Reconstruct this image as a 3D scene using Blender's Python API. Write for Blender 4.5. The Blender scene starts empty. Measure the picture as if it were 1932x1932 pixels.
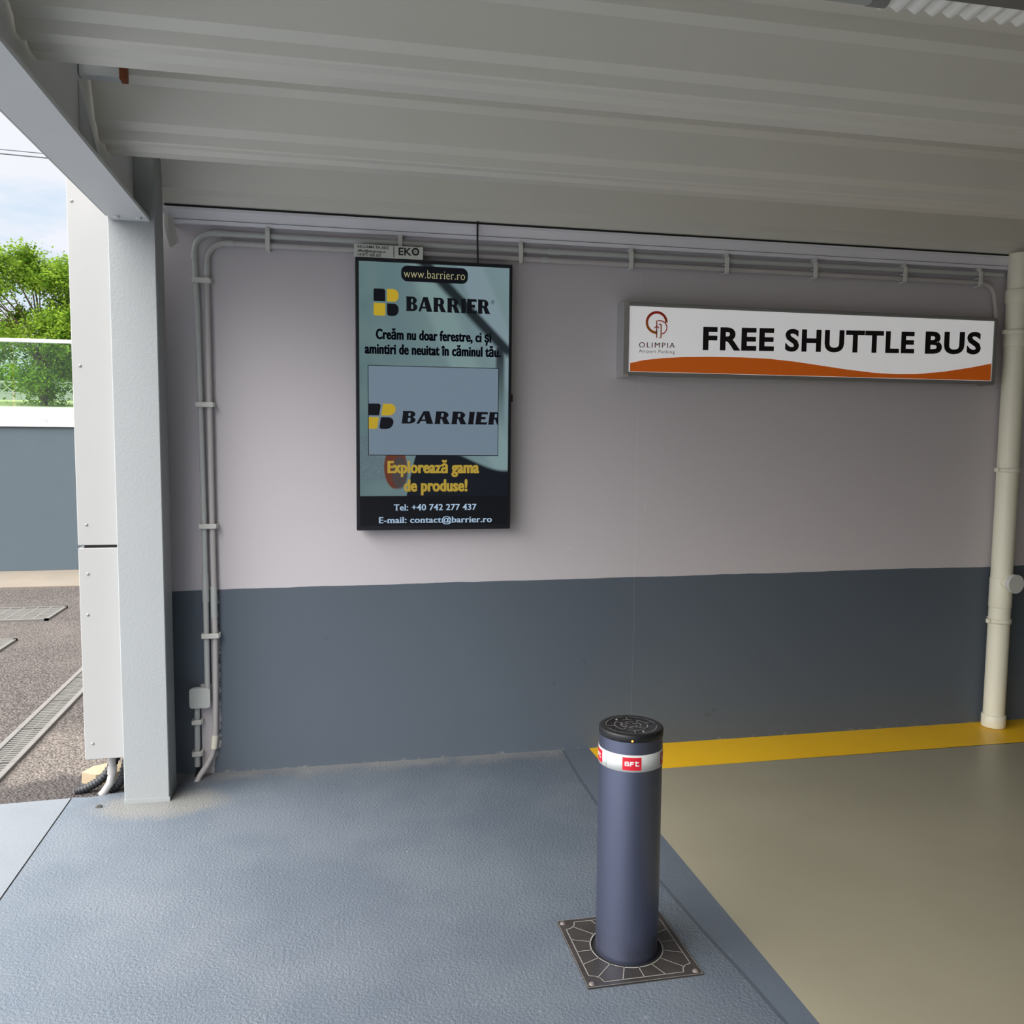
import bpy, math, random
from mathutils import Vector, Matrix
from mathutils.geometry import tessellate_polygon

S = bpy.context.scene
COL = S.collection
PI = math.pi

# ------------------------------------------------------------------ camera, sky, exposure
FPX = 1644.55
CAM = Vector((0, 0, 1.55))
RT = Vector((0.9784142, -0.2064461, 0.0092524))
UP = Vector((0.0086302, 0.0855524, 0.9962963))
FW = Vector((0.2064730, 0.9747106, -0.0854874))
cd = bpy.data.cameras.new('camera')
cam = bpy.data.objects.new('camera', cd)
COL.objects.link(cam)
cd.sensor_fit = 'HORIZONTAL'
cd.sensor_width = 36.0
cd.lens = 36.0 * FPX / 1932
cd.clip_start = 0.05
cd.clip_end = 500
m = Matrix((RT, UP, -FW)).transposed().to_4x4()
m.translation = CAM
cam.matrix_world = m
S.camera = cam

S.view_settings.view_transform = 'Standard'
S.view_settings.look = 'None'
S.view_settings.gamma = 1
S.view_settings.use_curve_mapping = False
S.view_settings.exposure = 0.0
SKY = 1.0            # visible sky near the horizon
GLOW = 10.7           # bright cloud veil in front of the sun, behind the viewer's left shoulder


def at(px, py, axis, val):
    """the point where the line of sight of a photograph pixel meets a plane of the place"""
    d = RT * ((px - 966) / FPX) - UP * ((py - 966) / FPX) + FW
    i = 'xyz'.index(axis)
    return CAM + d * ((val - CAM[i]) / d[i])


def world():
    w = bpy.data.worlds.new('sky')
    S.world = w
    w.use_nodes = True
    nt = w.node_tree
    nt.nodes.clear()
    N = nt.nodes.new
    L = nt.links.new
    tc = N('ShaderNodeTexCoord')
    mp = N('ShaderNodeMapping')
    mp.inputs['Scale'].default_value = (1.0, 1.0, 3.2)
    mp.inputs['Location'].default_value = (0, 0, -.055)
    L(tc.outputs['Generated'], mp.inputs['Vector'])
    no = N('ShaderNodeTexNoise')
    no.inputs['Scale'].default_value = 3.1
    no.inputs['Detail'].default_value = 7
    no.inputs['Roughness'].default_value = .52
    L(mp.outputs['Vector'], no.inputs['Vector'])
    rp = N('ShaderNodeValToRGB')
    rp.color_ramp.elements[0].position = .36
    rp.color_ramp.elements[0].color = (.52, .73, .93, 1)
    rp.color_ramp.elements[1].position = .51
    rp.color_ramp.elements[1].color = (.90, .92, 1.0, 1)
    L(no.outputs['Fac'], rp.inputs['Fac'])
    # veil of bright cloud around the hidden sun
    dt = N('ShaderNodeVectorMath')
    dt.operation = 'DOT_PRODUCT'
    sd = Vector((-.52, -.25, .81)).normalized()
    dt.inputs[1].default_value = sd
    L(tc.outputs['Generated'], dt.inputs[0])
    mr = N('ShaderNodeMapRange')
    mr.interpolation_type = 'SMOOTHSTEP'
    mr.inputs['From Min'].default_value = .5
    mr.inputs['From Max'].default_value = 1.0
    mr.inputs['To Min'].default_value = SKY
    mr.inputs['To Max'].default_value = GLOW
    L(dt.outputs['Value'], mr.inputs['Value'])
    bg = N('ShaderNodeBackground')
    nf = N('ShaderNodeMapRange')          # the veil itself is neutral white
    nf.inputs['From Min'].default_value = .05
    nf.inputs['From Max'].default_value = .6
    L(dt.outputs['Value'], nf.inputs['Value'])
    cm = N('ShaderNodeMix')
    cm.data_type = 'RGBA'
    L(nf.outputs['Result'], cm.inputs[0])
    L(rp.outputs['Color'], cm.inputs[6])
    cm.inputs[7].default_value = (.985, .97, .95, 1)
    L(cm.outputs[2], bg.inputs['Color'])
    L(mr.outputs['Result'], bg.inputs['Strength'])
    out = N('ShaderNodeOutputWorld')
    L(bg.outputs['Background'], out.inputs['Surface'])


world()

# ------------------------------------------------------------------ materials


def srgb(r, g, b):
    f = lambda c: (c / 255 / 12.92) if c / 255 <= .04045 else ((c / 255 + .055) / 1.055) ** 2.4
    return (f(r), f(g), f(b), 1)


def mat(name, col, rough=.6, var=.06, scale=8, bump=0.0, bscale=60, metal=0.0, spec=.5, emit=None, estr=1.0, detail=4):
    """Principled surface with a little procedural colour variation and optional bump"""
    mt = bpy.data.materials.new(name)
    mt.use_nodes = True
    nt = mt.node_tree
    b = nt.nodes['Principled BSDF']
    b.inputs['Roughness'].default_value = rough
    b.inputs['Metallic'].default_value = metal
    b.inputs['Specular IOR Level'].default_value = spec
    N = nt.nodes.new
    L = nt.links.new
    tc = N('ShaderNodeTexCoord')
    no = N('ShaderNodeTexNoise')
    no.inputs['Scale'].default_value = scale
    no.inputs['Detail'].default_value = detail
    L(tc.outputs['Object'], no.inputs['Vector'])
    mr = N('ShaderNodeMapRange')
    mr.inputs['To Min'].default_value = 1 - var
    mr.inputs['To Max'].default_value = 1 + var
    L(no.outputs['Fac'], mr.inputs['Value'])
    mx = N('ShaderNodeMix')
    mx.data_type = 'RGBA'
    mx.blend_type = 'MULTIPLY'
    mx.inputs['Factor'].default_value = 1
    mx.inputs[6].default_value = (*col[:3], 1)
    L(mr.outputs['Result'], mx.inputs[7])
    L(mx.outputs[2], b.inputs['Base Color'])
    if bump:
        n2 = N('ShaderNodeTexNoise')
        n2.inputs['Scale'].default_value = bscale
        n2.inputs['Detail'].default_value = 3
        L(tc.outputs['Object'], n2.inputs['Vector'])
        bp = N('ShaderNodeBump')
        bp.inputs['Strength'].default_value = bump
        bp.inputs['Distance'].default_value = .01
        L(n2.outputs['Fac'], bp.inputs['Height'])
        L(bp.outputs['Normal'], b.inputs['Normal'])
    if emit:
        b.inputs['Emission Color'].default_value = (*emit[:3], 1)
        b.inputs['Emission Strength'].default_value = estr
    return mt


def glow(name, col, k=1.0):
    """a lit pixel colour of the display: gives off light, with the gloss of the screen glass"""
    mt = bpy.data.materials.new(name)
    mt.use_nodes = True
    b = mt.node_tree.nodes['Principled BSDF']
    b.inputs['Base Color'].default_value = (.01, .01, .012, 1)
    b.inputs['Roughness'].default_value = .25
    b.inputs['Specular IOR Level'].default_value = .2
    b.inputs['Emission Color'].default_value = (*col[:3], 1)
    b.inputs['Emission Strength'].default_value = k
    return mt


M = {}
M['deck'] = mat('painted_deck', (.70, .68, .615), .38, .03, 1.5, .03, 200)
M['steel'] = mat('grey_painted_steel', (.315, .333, .342), .5, .04, 3, .12, 90)
M['beam'] = mat('grey_beam_paint', (.62, .64, .66), .5, .05, 3, .08, 60)
M['beam_dark'] = mat('brown_grey_beam_paint', (.16, .15, .14), .5, .05, 3)
M['panel'] = mat('white_cladding', (.37, .37, .367), .45, .02, 2)
M['strip'] = mat('white_corrugated_sheet', (.85, .84, .80), .5, .03, 5)
M['rivet'] = mat('rivet_metal', (.27, .27, .265), .4, .05, 30)
M['trim'] = mat('lilac_grey_aluminium', (.80, .785, .84), .4, .04, 5)
M['conduit'] = mat('grey_conduit_plastic', (.50, .52, .51), .5, .05, 10)
M['conduit_wall'] = mat('overpainted_conduit', (.52, .49, .49), .55, .05, 12)
M['clip'] = mat('pale_clip_plastic', (.66, .66, .63), .5, .04, 20)
M['box'] = mat('pale_grey_box_plastic', (.55, .57, .55), .45, .03, 10)
M['pvc'] = mat('cream_pvc', (.86, .84, .70), .4, .05, 5)
M['black'] = mat('black_plastic', (.008, .009, .014), .35, .02, 5)
M['cable'] = mat('black_cable', (.006, .006, .008), .5, .02, 5)
M['dark'] = mat('dark_gap', (.01, .01, .01), .8, .02, 5)
M['alu'] = mat('brushed_aluminium', (.55, .55, .55), .3, .05, 20, metal=.7)
M['alu_dull'] = mat('dull_grey_frame', (.22, .22, .21), .45, .05, 20)
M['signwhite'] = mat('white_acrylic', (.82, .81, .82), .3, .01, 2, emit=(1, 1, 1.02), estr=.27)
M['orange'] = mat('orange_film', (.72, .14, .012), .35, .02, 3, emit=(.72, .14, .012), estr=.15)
M['ink'] = mat('black_lettering', (.008, .006, .007), .4, .02, 5)
M['inkred'] = mat('red_lettering', (.58, .02, .018), .4, .02, 5)
M['inkgrey'] = mat('thin_grey_lettering', (.25, .19, .19), .4, .02, 5)
M['bollard'] = mat('blue_grey_powder_coat', (.135, .150, .225), .36, .03, 4, .03, 300, metal=.82)
M['bandwhite'] = mat('reflective_white_film', (.62, .64, .64), .35, .02, 8)
M['red'] = mat('red_film', (.62, .012, .03), .35, .02, 8)
M['white'] = mat('white_print', (.85, .85, .85), .4, .01, 8)
M['cap'] = mat('black_cast_cap', (.010, .011, .013), .42, .1, 30, .05, 200)
M['groove'] = mat('worn_metal_lines', (.26, .25, .24), .4, .1, 30, metal=.0)
M['plate'] = mat('dark_cast_plate', (.040, .035, .033), .42, .5, 14, .15, 60)
M['screwmetal'] = mat('dull_screw_metal', (.16, .14, .13), .4, .2, 30)
M['plateline'] = mat('worn_bright_ridges', (.30, .285, .26), .4, .1, 30)
M['led'] = mat('amber_led', (.9, .3, .05), .3, .02, 5, emit=(1.0, .22, .02), estr=3.0)
M['rust'] = mat('rust', (.22, .06, .015), .8, .3, 60)
M['eko'] = mat('ivory_plate', (.60, .62, .57), .4, .02, 5)
M['hose'] = mat('black_hose', (.02, .022, .027), .45, .1, 20)
M['stub'] = mat('pale_grey_pipe', (.36, .35, .35), .45, .04, 10)
M['beige'] = mat('beige_block', (.34, .27, .18), .8, .1, 20)
M['apron'] = mat('beige_concrete', (.19, .16, .127), .85, .15, 3, .2, 60)
M['pebble'] = mat('dark_stone', (.05, .047, .045), .9, .3, 40, .5, 60)
M['grate'] = mat('galvanised_grating', (.125, .12, .112), .6, .15, 20)
M['grate_frame'] = mat('pale_channel_edge', (.15, .14, .132), .7, .15, 20)
M['draindark'] = mat('drain_inside', (.02, .018, .016), .9, .1, 10)
M['outwall'] = mat('slate_wall_paint', (.070, .095, .115), .65, .05, 4, .1, 30)
M['coping'] = mat('white_coping', (.80, .79, .77), .6, .03, 6)
M['road'] = mat('pale_concrete_road', (.62, .60, .57), .9, .08, 1)
M['grass'] = mat('dry_grass', (.30, .31, .13), .95, .4, 2, .6, 10)
M['fence'] = mat('grey_concrete_fence', (.30, .30, .27), .85, .2, 4, .2, 20)
M['bark'] = mat('bark', (.10, .075, .05), .9, .3, 10, .5, 20)
M['cableout'] = mat('overhead_wire', (.05, .06, .07), .6, .02, 5)
M['rear'] = mat('inner_wall_paint', (.13, .125, .12), .8, .05, 3)


def mat_leaf():
    mt = bpy.data.materials.new('spring_leaves')
    mt.use_nodes = True
    nt = mt.node_tree
    nt.nodes.clear()
    N = nt.nodes.new
    L = nt.links.new
    tc = N('ShaderNodeTexCoord')
    no = N('ShaderNodeTexNoise')
    no.inputs['Scale'].default_value = 2.3
    no.inputs['Detail'].default_value = 6
    L(tc.outputs['Object'], no.inputs['Vector'])
    rp = N('ShaderNodeValToRGB')
    rp.color_ramp.elements[0].position = .32
    rp.color_ramp.elements[0].color = (.045, .115, .010, 1)
    rp.color_ramp.elements[1].position = .66
    rp.color_ramp.elements[1].color = (.27, .40, .050, 1)
    L(no.outputs['Fac'], rp.inputs['Fac'])
    d = N('ShaderNodeBsdfDiffuse')
    t = N('ShaderNodeBsdfTranslucent')
    L(rp.outputs['Color'], d.inputs['Color'])
    L(rp.outputs['Color'], t.inputs['Color'])
    mx = N('ShaderNodeMixShader')
    mx.inputs[0].default_value = .45
    L(d.outputs[0], mx.inputs[1])
    L(t.outputs[0], mx.inputs[2])
    o = N('ShaderNodeOutputMaterial')
    L(mx.outputs[0], o.inputs['Surface'])
    return mt


M['leaf'] = mat_leaf()


def mat_glass():
    mt = bpy.data.materials.new('green_tinted_glass')
    mt.use_nodes = True
    nt = mt.node_tree
    nt.nodes.clear()
    N = nt.nodes.new
    L = nt.links.new
    t = N('ShaderNodeBsdfTransparent')
    t.inputs['Color'].default_value = (.80, .93, .86, 1)
    g = N('ShaderNodeBsdfGlossy')
    g.inputs['Roughness'].default_value = .03
    fr = N('ShaderNodeFresnel')
    fr.inputs['IOR'].default_value = 1.45
    mx = N('ShaderNodeMixShader')
    L(fr.outputs[0], mx.inputs[0])
    L(t.outputs[0], mx.inputs[1])
    L(g.outputs[0], mx.inputs[2])
    o = N('ShaderNodeOutputMaterial')
    L(mx.outputs[0], o.inputs['Surface'])
    return mt


M['glass'] = mat_glass()


class G:
    """small helper that writes arithmetic into a node tree"""

    def __init__(s, nt):
        s.nt = nt

    def val(s, sock, x):
        if isinstance(x, (int, float)):
            sock.default_value = x
        else:
            s.nt.links.new(x, sock)

    def m(s, op, a, b=0, c=0, clamp=False):
        n = s.nt.nodes.new('ShaderNodeMath')
        n.operation = op
        n.use_clamp = clamp
        s.val(n.inputs[0], a)
        s.val(n.inputs[1], b)
        s.val(n.inputs[2], c)
        return n.outputs[0]

    def step(s, x, lo, hi):
        n = s.nt.nodes.new('ShaderNodeMapRange')
        n.interpolation_type = 'SMOOTHSTEP'
        s.val(n.inputs['Value'], x)
        n.inputs['From Min'].default_value = lo
        n.inputs['From Max'].default_value = hi
        return n.outputs['Result']

    def noise(s, vec, scale, detail=4, rough=.5):
        n = s.nt.nodes.new('ShaderNodeTexNoise')
        n.inputs['Scale'].default_value = scale
        n.inputs['Detail'].default_value = detail
        n.inputs['Roughness'].default_value = rough
        s.nt.links.new(vec, n.inputs['Vector'])
        return n.outputs['Fac']

    def mix(s, f, a, b):
        n = s.nt.nodes.new('ShaderNodeMix')
        n.data_type = 'RGBA'
        s.val(n.inputs[0], f)
        for i, x in ((6, a), (7, b)):
            if isinstance(x, (tuple, list)):
                n.inputs[i].default_value = (*x[:3], 1)
            else:
                s.nt.links.new(x, n.inputs[i])
        return n.outputs[2]

    def coords(s):
        tc = s.nt.nodes.new('ShaderNodeTexCoord')
        sp = s.nt.nodes.new('ShaderNodeSeparateXYZ')
        s.nt.links.new(tc.outputs['Object'], sp.inputs[0])
        return tc.outputs['Object'], sp.outputs[0], sp.outputs[1], sp.outputs[2]

    def bump(s, h, strength, dist, b):
        n = s.nt.nodes.new('ShaderNodeBump')
        n.inputs['Strength'].default_value = strength
        n.inputs['Distance'].default_value = dist
        s.nt.links.new(h, n.inputs['Height'])
        s.nt.links.new(n.outputs['Normal'], b.inputs['Normal'])


PAINT_Z = .862


def mat_wall():
    mt = bpy.data.materials.new('two_tone_wall_paint')
    mt.use_nodes = True
    nt = mt.node_tree
    b = nt.nodes['Principled BSDF']
    g = G(nt)
    v, x, y, z = g.coords()
    big = g.noise(v, 1.3, 5)
    fine = g.noise(v, 26, 4)
    up = g.mix(big, (.56, .525, .555), (.60, .565, .59))
    lo = g.mix(big, (.092, .114, .144), (.112, .135, .166))
    # slight waviness of the paint line
    wav = g.m('MULTIPLY', g.m('SUBTRACT', g.noise(v, 5, 3), .5), .012)
    line = g.m('SUBTRACT', g.m('ADD', g.m('MULTIPLY', x, .0045), PAINT_Z - .008), wav)
    below = g.step(g.m('SUBTRACT', line, z), -.0015, .0015)
    # unpainted strip behind the left conduit, ragged edge
    rag = g.m('MULTIPLY', g.m('SUBTRACT', g.noise(v, 32, 5, .7), .5), .045)
    xr = g.m('ADD', x, rag)
    right = g.m('SUBTRACT', -.490, g.m('MULTIPLY', g.step(z, .16, .0), .035))
    strip = g.m('MULTIPLY', g.step(x, -.574, -.571), g.step(g.m('SUBTRACT', right, xr), -.002, .002))
    strip = g.m('MULTIPLY', strip, g.step(z, 1.0, .86) if False else 1.0)
    wide = g.m('GREATER_THAN', .42, z)
    narrow = g.m('GREATER_THAN', x, -.525)
    strip = g.m('MULTIPLY', strip, g.m('MAXIMUM', wide, narrow))
    dark = g.m('MULTIPLY', below, g.m('SUBTRACT', 1, strip))
    col = g.mix(dark, up, lo)
    # hairline joint and a few scuffs
    xc = g.m('SUBTRACT', x, g.m('ADD', 1.492, g.m('MULTIPLY', g.m('SUBTRACT', g.noise(v, 3, 3), .5), .02)))
    crack = g.m('MULTIPLY', g.step(g.m('ABSOLUTE', xc), .0026, .0008), .35)
    col = g.mix(crack, col, g.mix(dark, (.72, .70, .71), (.22, .24, .26)))
    sc = g.noise(v, 17, 2)
    scuff = g.m('MULTIPLY', g.step(sc, .745, .80), .5)
    col = g.mix(scuff, col, g.mix(dark, (.66, .63, .65), (.07, .08, .09)))
    # chipped pale flecks along the foot of the wall
    foot = g.m('MULTIPLY', g.step(z, .016, .002), g.step(g.noise(v, 14, 6, .75), .53, .60))
    col = g.mix(g.m('MULTIPLY', foot, .6), col, (.30, .29, .28))
    nt.links.new(col, b.inputs['Base Color'])
    b.inputs['Roughness'].default_value = .55
    b.inputs['Specular IOR Level'].default_value = .3
    g.bump(fine, .08, .004, b)
    return mt


M['wall'] = mat_wall()


def mat_floor(name, c1, c2, rough, bump, bscale, stain=False, spec=.5):
    mt = bpy.data.materials.new(name)
    mt.use_nodes = True
    nt = mt.node_tree
    b = nt.nodes['Principled BSDF']
    g = G(nt)
    v, x, y, z = g.coords()
    big = g.noise(v, 1.9, 5, .55)
    col = g.mix(g.step(big, .34, .66), c1, c2)
    sp = g.m('MULTIPLY', g.step(g.noise(v, 48, 3), .69, .73), .25)
    col = g.mix(sp, col, (.42, .44, .46))
    if stain:
        # worn sandy patch at the foot of the column, ragged edge
        rg = g.m('MULTIPLY', g.m('SUBTRACT', g.noise(v, 5, 7, .75), .5), 1.0)
        dx = g.m('MULTIPLY', g.m('ADD', x, .70), 3.0)
        dy = g.m('MULTIPLY', g.m('SUBTRACT', y, 3.78), 5.6)
        d = g.m('ADD', g.m('SQRT', g.m('ADD', g.m('MULTIPLY', dx, dx), g.m('MULTIPLY', dy, dy))), rg)
        col = g.mix(g.m('MULTIPLY', g.step(d, 1.05, .45), .5), col, (.25, .23, .19))
        # dusty edge at the foot of the wall
        d2 = g.m('ADD', g.m('SUBTRACT', 4.085, y), g.m('MULTIPLY', g.m('SUBTRACT', g.noise(v, 5, 5, .65), .5), .25))
        col = g.mix(g.m('MULTIPLY', g.step(d2, .14, .0), .5), col, (.30, .28, .26))
    nt.links.new(col, b.inputs['Base Color'])
    b.inputs['Roughness'].default_value = rough
    b.inputs['Specular IOR Level'].default_value = spec
    n1 = g.noise(v, bscale, 4, .6)
    g.bump(n1, bump, .006, b)
    return mt


M['floor_blue'] = mat_floor('blue_grey_floor_coating', (.106, .128, .159), (.136, .158, .187), .42, .8, 100, True)
M['floor_side'] = mat_floor('pale_blue_floor_coating', (.150, .164, .184), (.170, .184, .204), .5, .2, 60)
M['floor_band'] = mat_floor('smooth_blue_floor_band', (.098, .120, .151), (.115, .137, .168), .42, .12, 60)
M['floor_green'] = mat_floor('sage_floor_paint', (.315, .290, .210), (.338, .313, .226), .38, .06, 40)
M['floor_yellow'] = mat_floor('yellow_line_paint', (.95, .54, .008), (.98, .58, .010), .42, .08, 60)


def mat_asphalt():
    mt = bpy.data.materials.new('worn_asphalt')
    mt.use_nodes = True
    nt = mt.node_tree
    b = nt.nodes['Principled BSDF']
    g = G(nt)
    v, x, y, z = g.coords()
    vo = nt.nodes.new('ShaderNodeTexVoronoi')
    vo.inputs['Scale'].default_value = 78
    nt.links.new(v, vo.inputs['Vector'])
    cell = vo.outputs['Distance']
    tone = nt.nodes.new('ShaderNodeSeparateColor')
    nt.links.new(vo.outputs['Color'], tone.inputs[0])
    big = g.noise(v, .9, 5, .6)
    col = g.mix(tone.outputs[0], (.072, .062, .058), (.180, .155, .145))
    col = g.mix(g.m('MULTIPLY', g.step(cell, .30, .62), .7), col, (.034, .029, .027))
    col = g.mix(g.m('MULTIPLY', g.step(big, .42, .66), .35), col, (.15, .13, .118))
    # pale exposed gravel just behind the slab
    w = g.m('MULTIPLY', g.m('SUBTRACT', g.noise(v, 2.6, 5, .6), .5), .9)
    yy = g.m('ADD', y, w)
    pale = g.m('MULTIPLY', g.m('MULTIPLY', g.step(yy, 4.12, 4.28), g.step(yy, 5.2, 4.7)), g.step(x, -1.46, -1.40))
    col = g.mix(g.m('MULTIPLY', pale, .55), col, g.mix(tone.outputs[1], (.085, .072, .064), (.26, .225, .195)))
    # younger dark patch next to the slab
    patch = g.step(yy, 4.20, 4.10)
    col = g.mix(g.m('MULTIPLY', patch, .55), col, (.040, .036, .036))
    nt.links.new(col, b.inputs['Base Color'])
    b.inputs['Roughness'].default_value = .9
    b.inputs['Specular IOR Level'].default_value = .25
    g.bump(g.m('SUBTRACT', 1, cell), .9, .012, b)
    return mt


def mat_ad():
    """the picture on the advert display: blurred window scene, lit pixels"""
    mt = bpy.data.materials.new('advert_picture')
    mt.use_nodes = True
    nt = mt.node_tree
    b = nt.nodes['Principled BSDF']
    g = G(nt)
    v, x, y, z = g.coords()          # u = x / width, w = z / height of the picture
    u = g.m('DIVIDE', x, AD_W)
    w = g.m('DIVIDE', z, AD_H)
    n = g.noise(v, 4, 3)
    base = g.mix(u, srgb(92, 118, 122), srgb(122, 146, 152))
    base = g.mix(g.m('MULTIPLY', g.step(n, .35, .65), .4), base, srgb(118, 142, 138))
    # pale light shafts, upper right to middle
    s1 = g.m('ADD', u, g.m('MULTIPLY', w, .75))
    base = g.mix(g.m('MULTIPLY', g.m('MULTIPLY', g.step(s1, 1.02, 1.10), g.step(s1, 1.30, 1.2)), .45), base, srgb(142, 168, 166))
    base = g.mix(g.m('MULTIPLY', g.m('MULTIPLY', g.step(s1, 1.37, 1.41), g.step(s1, 1.60, 1.54)), .55), base, srgb(140, 158, 170))
    # dark window bar running down to the right
    q = g.m('SUBTRACT', g.m('ADD', g.m('MULTIPLY', u, .575), w), 1.2500)
    bar = g.m('MULTIPLY', g.step(q, -.046, -.012), g.step(q, .040, .014))
    bar = g.m('MULTIPLY', bar, g.step(w, .64, .68))
    edge = g.m('MULTIPLY', g.m('MULTIPLY', g.step(u, .90, .925), g.step(u, .985, .955)), g.step(w, .72, .69))
    edge = g.m('MULTIPLY', edge, g.step(w, .30, .72))
    base = g.mix(g.m('MULTIPLY', g.m('MAXIMUM', bar, edge), .95), base, srgb(12, 22, 28))
    # grey knitted sleeve, lower left
    kn = g.noise(v, 130, 4, .7)
    sl = g.m('MULTIPLY', g.step(u, .19, .15), g.m('MULTIPLY', g.step(w, .37, .33), g.step(w, .155, .19)))
    base = g.mix(g.m('MULTIPLY', sl, .85), base, g.mix(kn, srgb(55, 72, 82), srgb(128, 148, 156)))
    # dark clothing rising to the right
    hill = g.m('SUBTRACT', g.m('MULTIPLY', g.step(u, .24, .40), .30), g.m('MULTIPLY', g.step(u, .50, .98), .085))
    dk = g.step(g.m('SUBTRACT', hill, w), -.006, .010)
    base = g.mix(dk, base, srgb(14, 20, 28))
    # rust coloured cuff and hand
    dx = g.m('MULTIPLY', g.m('SUBTRACT', u, .235), 12.5)
    dy = g.m('MULTIPLY', g.m('SUBTRACT', w, .225), 11.5)
    cuff = g.step(g.m('ADD', g.m('MULTIPLY', dx, dx), g.m('MULTIPLY', dy, dy)), 1.0, .8)
    base = g.mix(cuff, base, srgb(104, 52, 36))
    dx = g.m('MULTIPLY', g.m('SUBTRACT', u, .262), 17)
    dy = g.m('MULTIPLY', g.m('SUBTRACT', w, .205), 14.5)
    hand = g.step(g.m('ADD', g.m('MULTIPLY', dx, dx), g.m('MULTIPLY', dy, dy)), 1.0, .6)
    base = g.mix(hand, base, srgb(74, 66, 66))
    # black caption strip at the foot
    base = g.mix(g.m('LESS_THAN', w, .1145), base, srgb(6, 7, 12))
    nt.links.new(base, b.inputs['Emission Color'])
    b.inputs['Emission Strength'].default_value = .80
    b.inputs['Base Color'].default_value = (.01, .011, .013, 1)
    b.inputs['Roughness'].default_value = .22
    b.inputs['Specular IOR Level'].default_value = .2
    return mt


AD_W, AD_H = .684, 1.184
M['ad'] = mat_ad()
M['px_black'] = glow('screen_black', srgb(5, 7, 14), .9)
M['px_yellow'] = glow('screen_yellow', srgb(186, 158, 40), .85)
M['px_gold'] = glow('screen_gold', srgb(176, 150, 62), .85)
M['px_cream'] = glow('screen_cream', srgb(190, 186, 140), .85)
M['px_blue'] = glow('screen_pale_blue', srgb(165, 190, 215), .9)
M['px_inset'] = glow('screen_inset_grey_blue', srgb(118, 135, 150), .8)

# ------------------------------------------------------------------ mesh helpers


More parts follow.
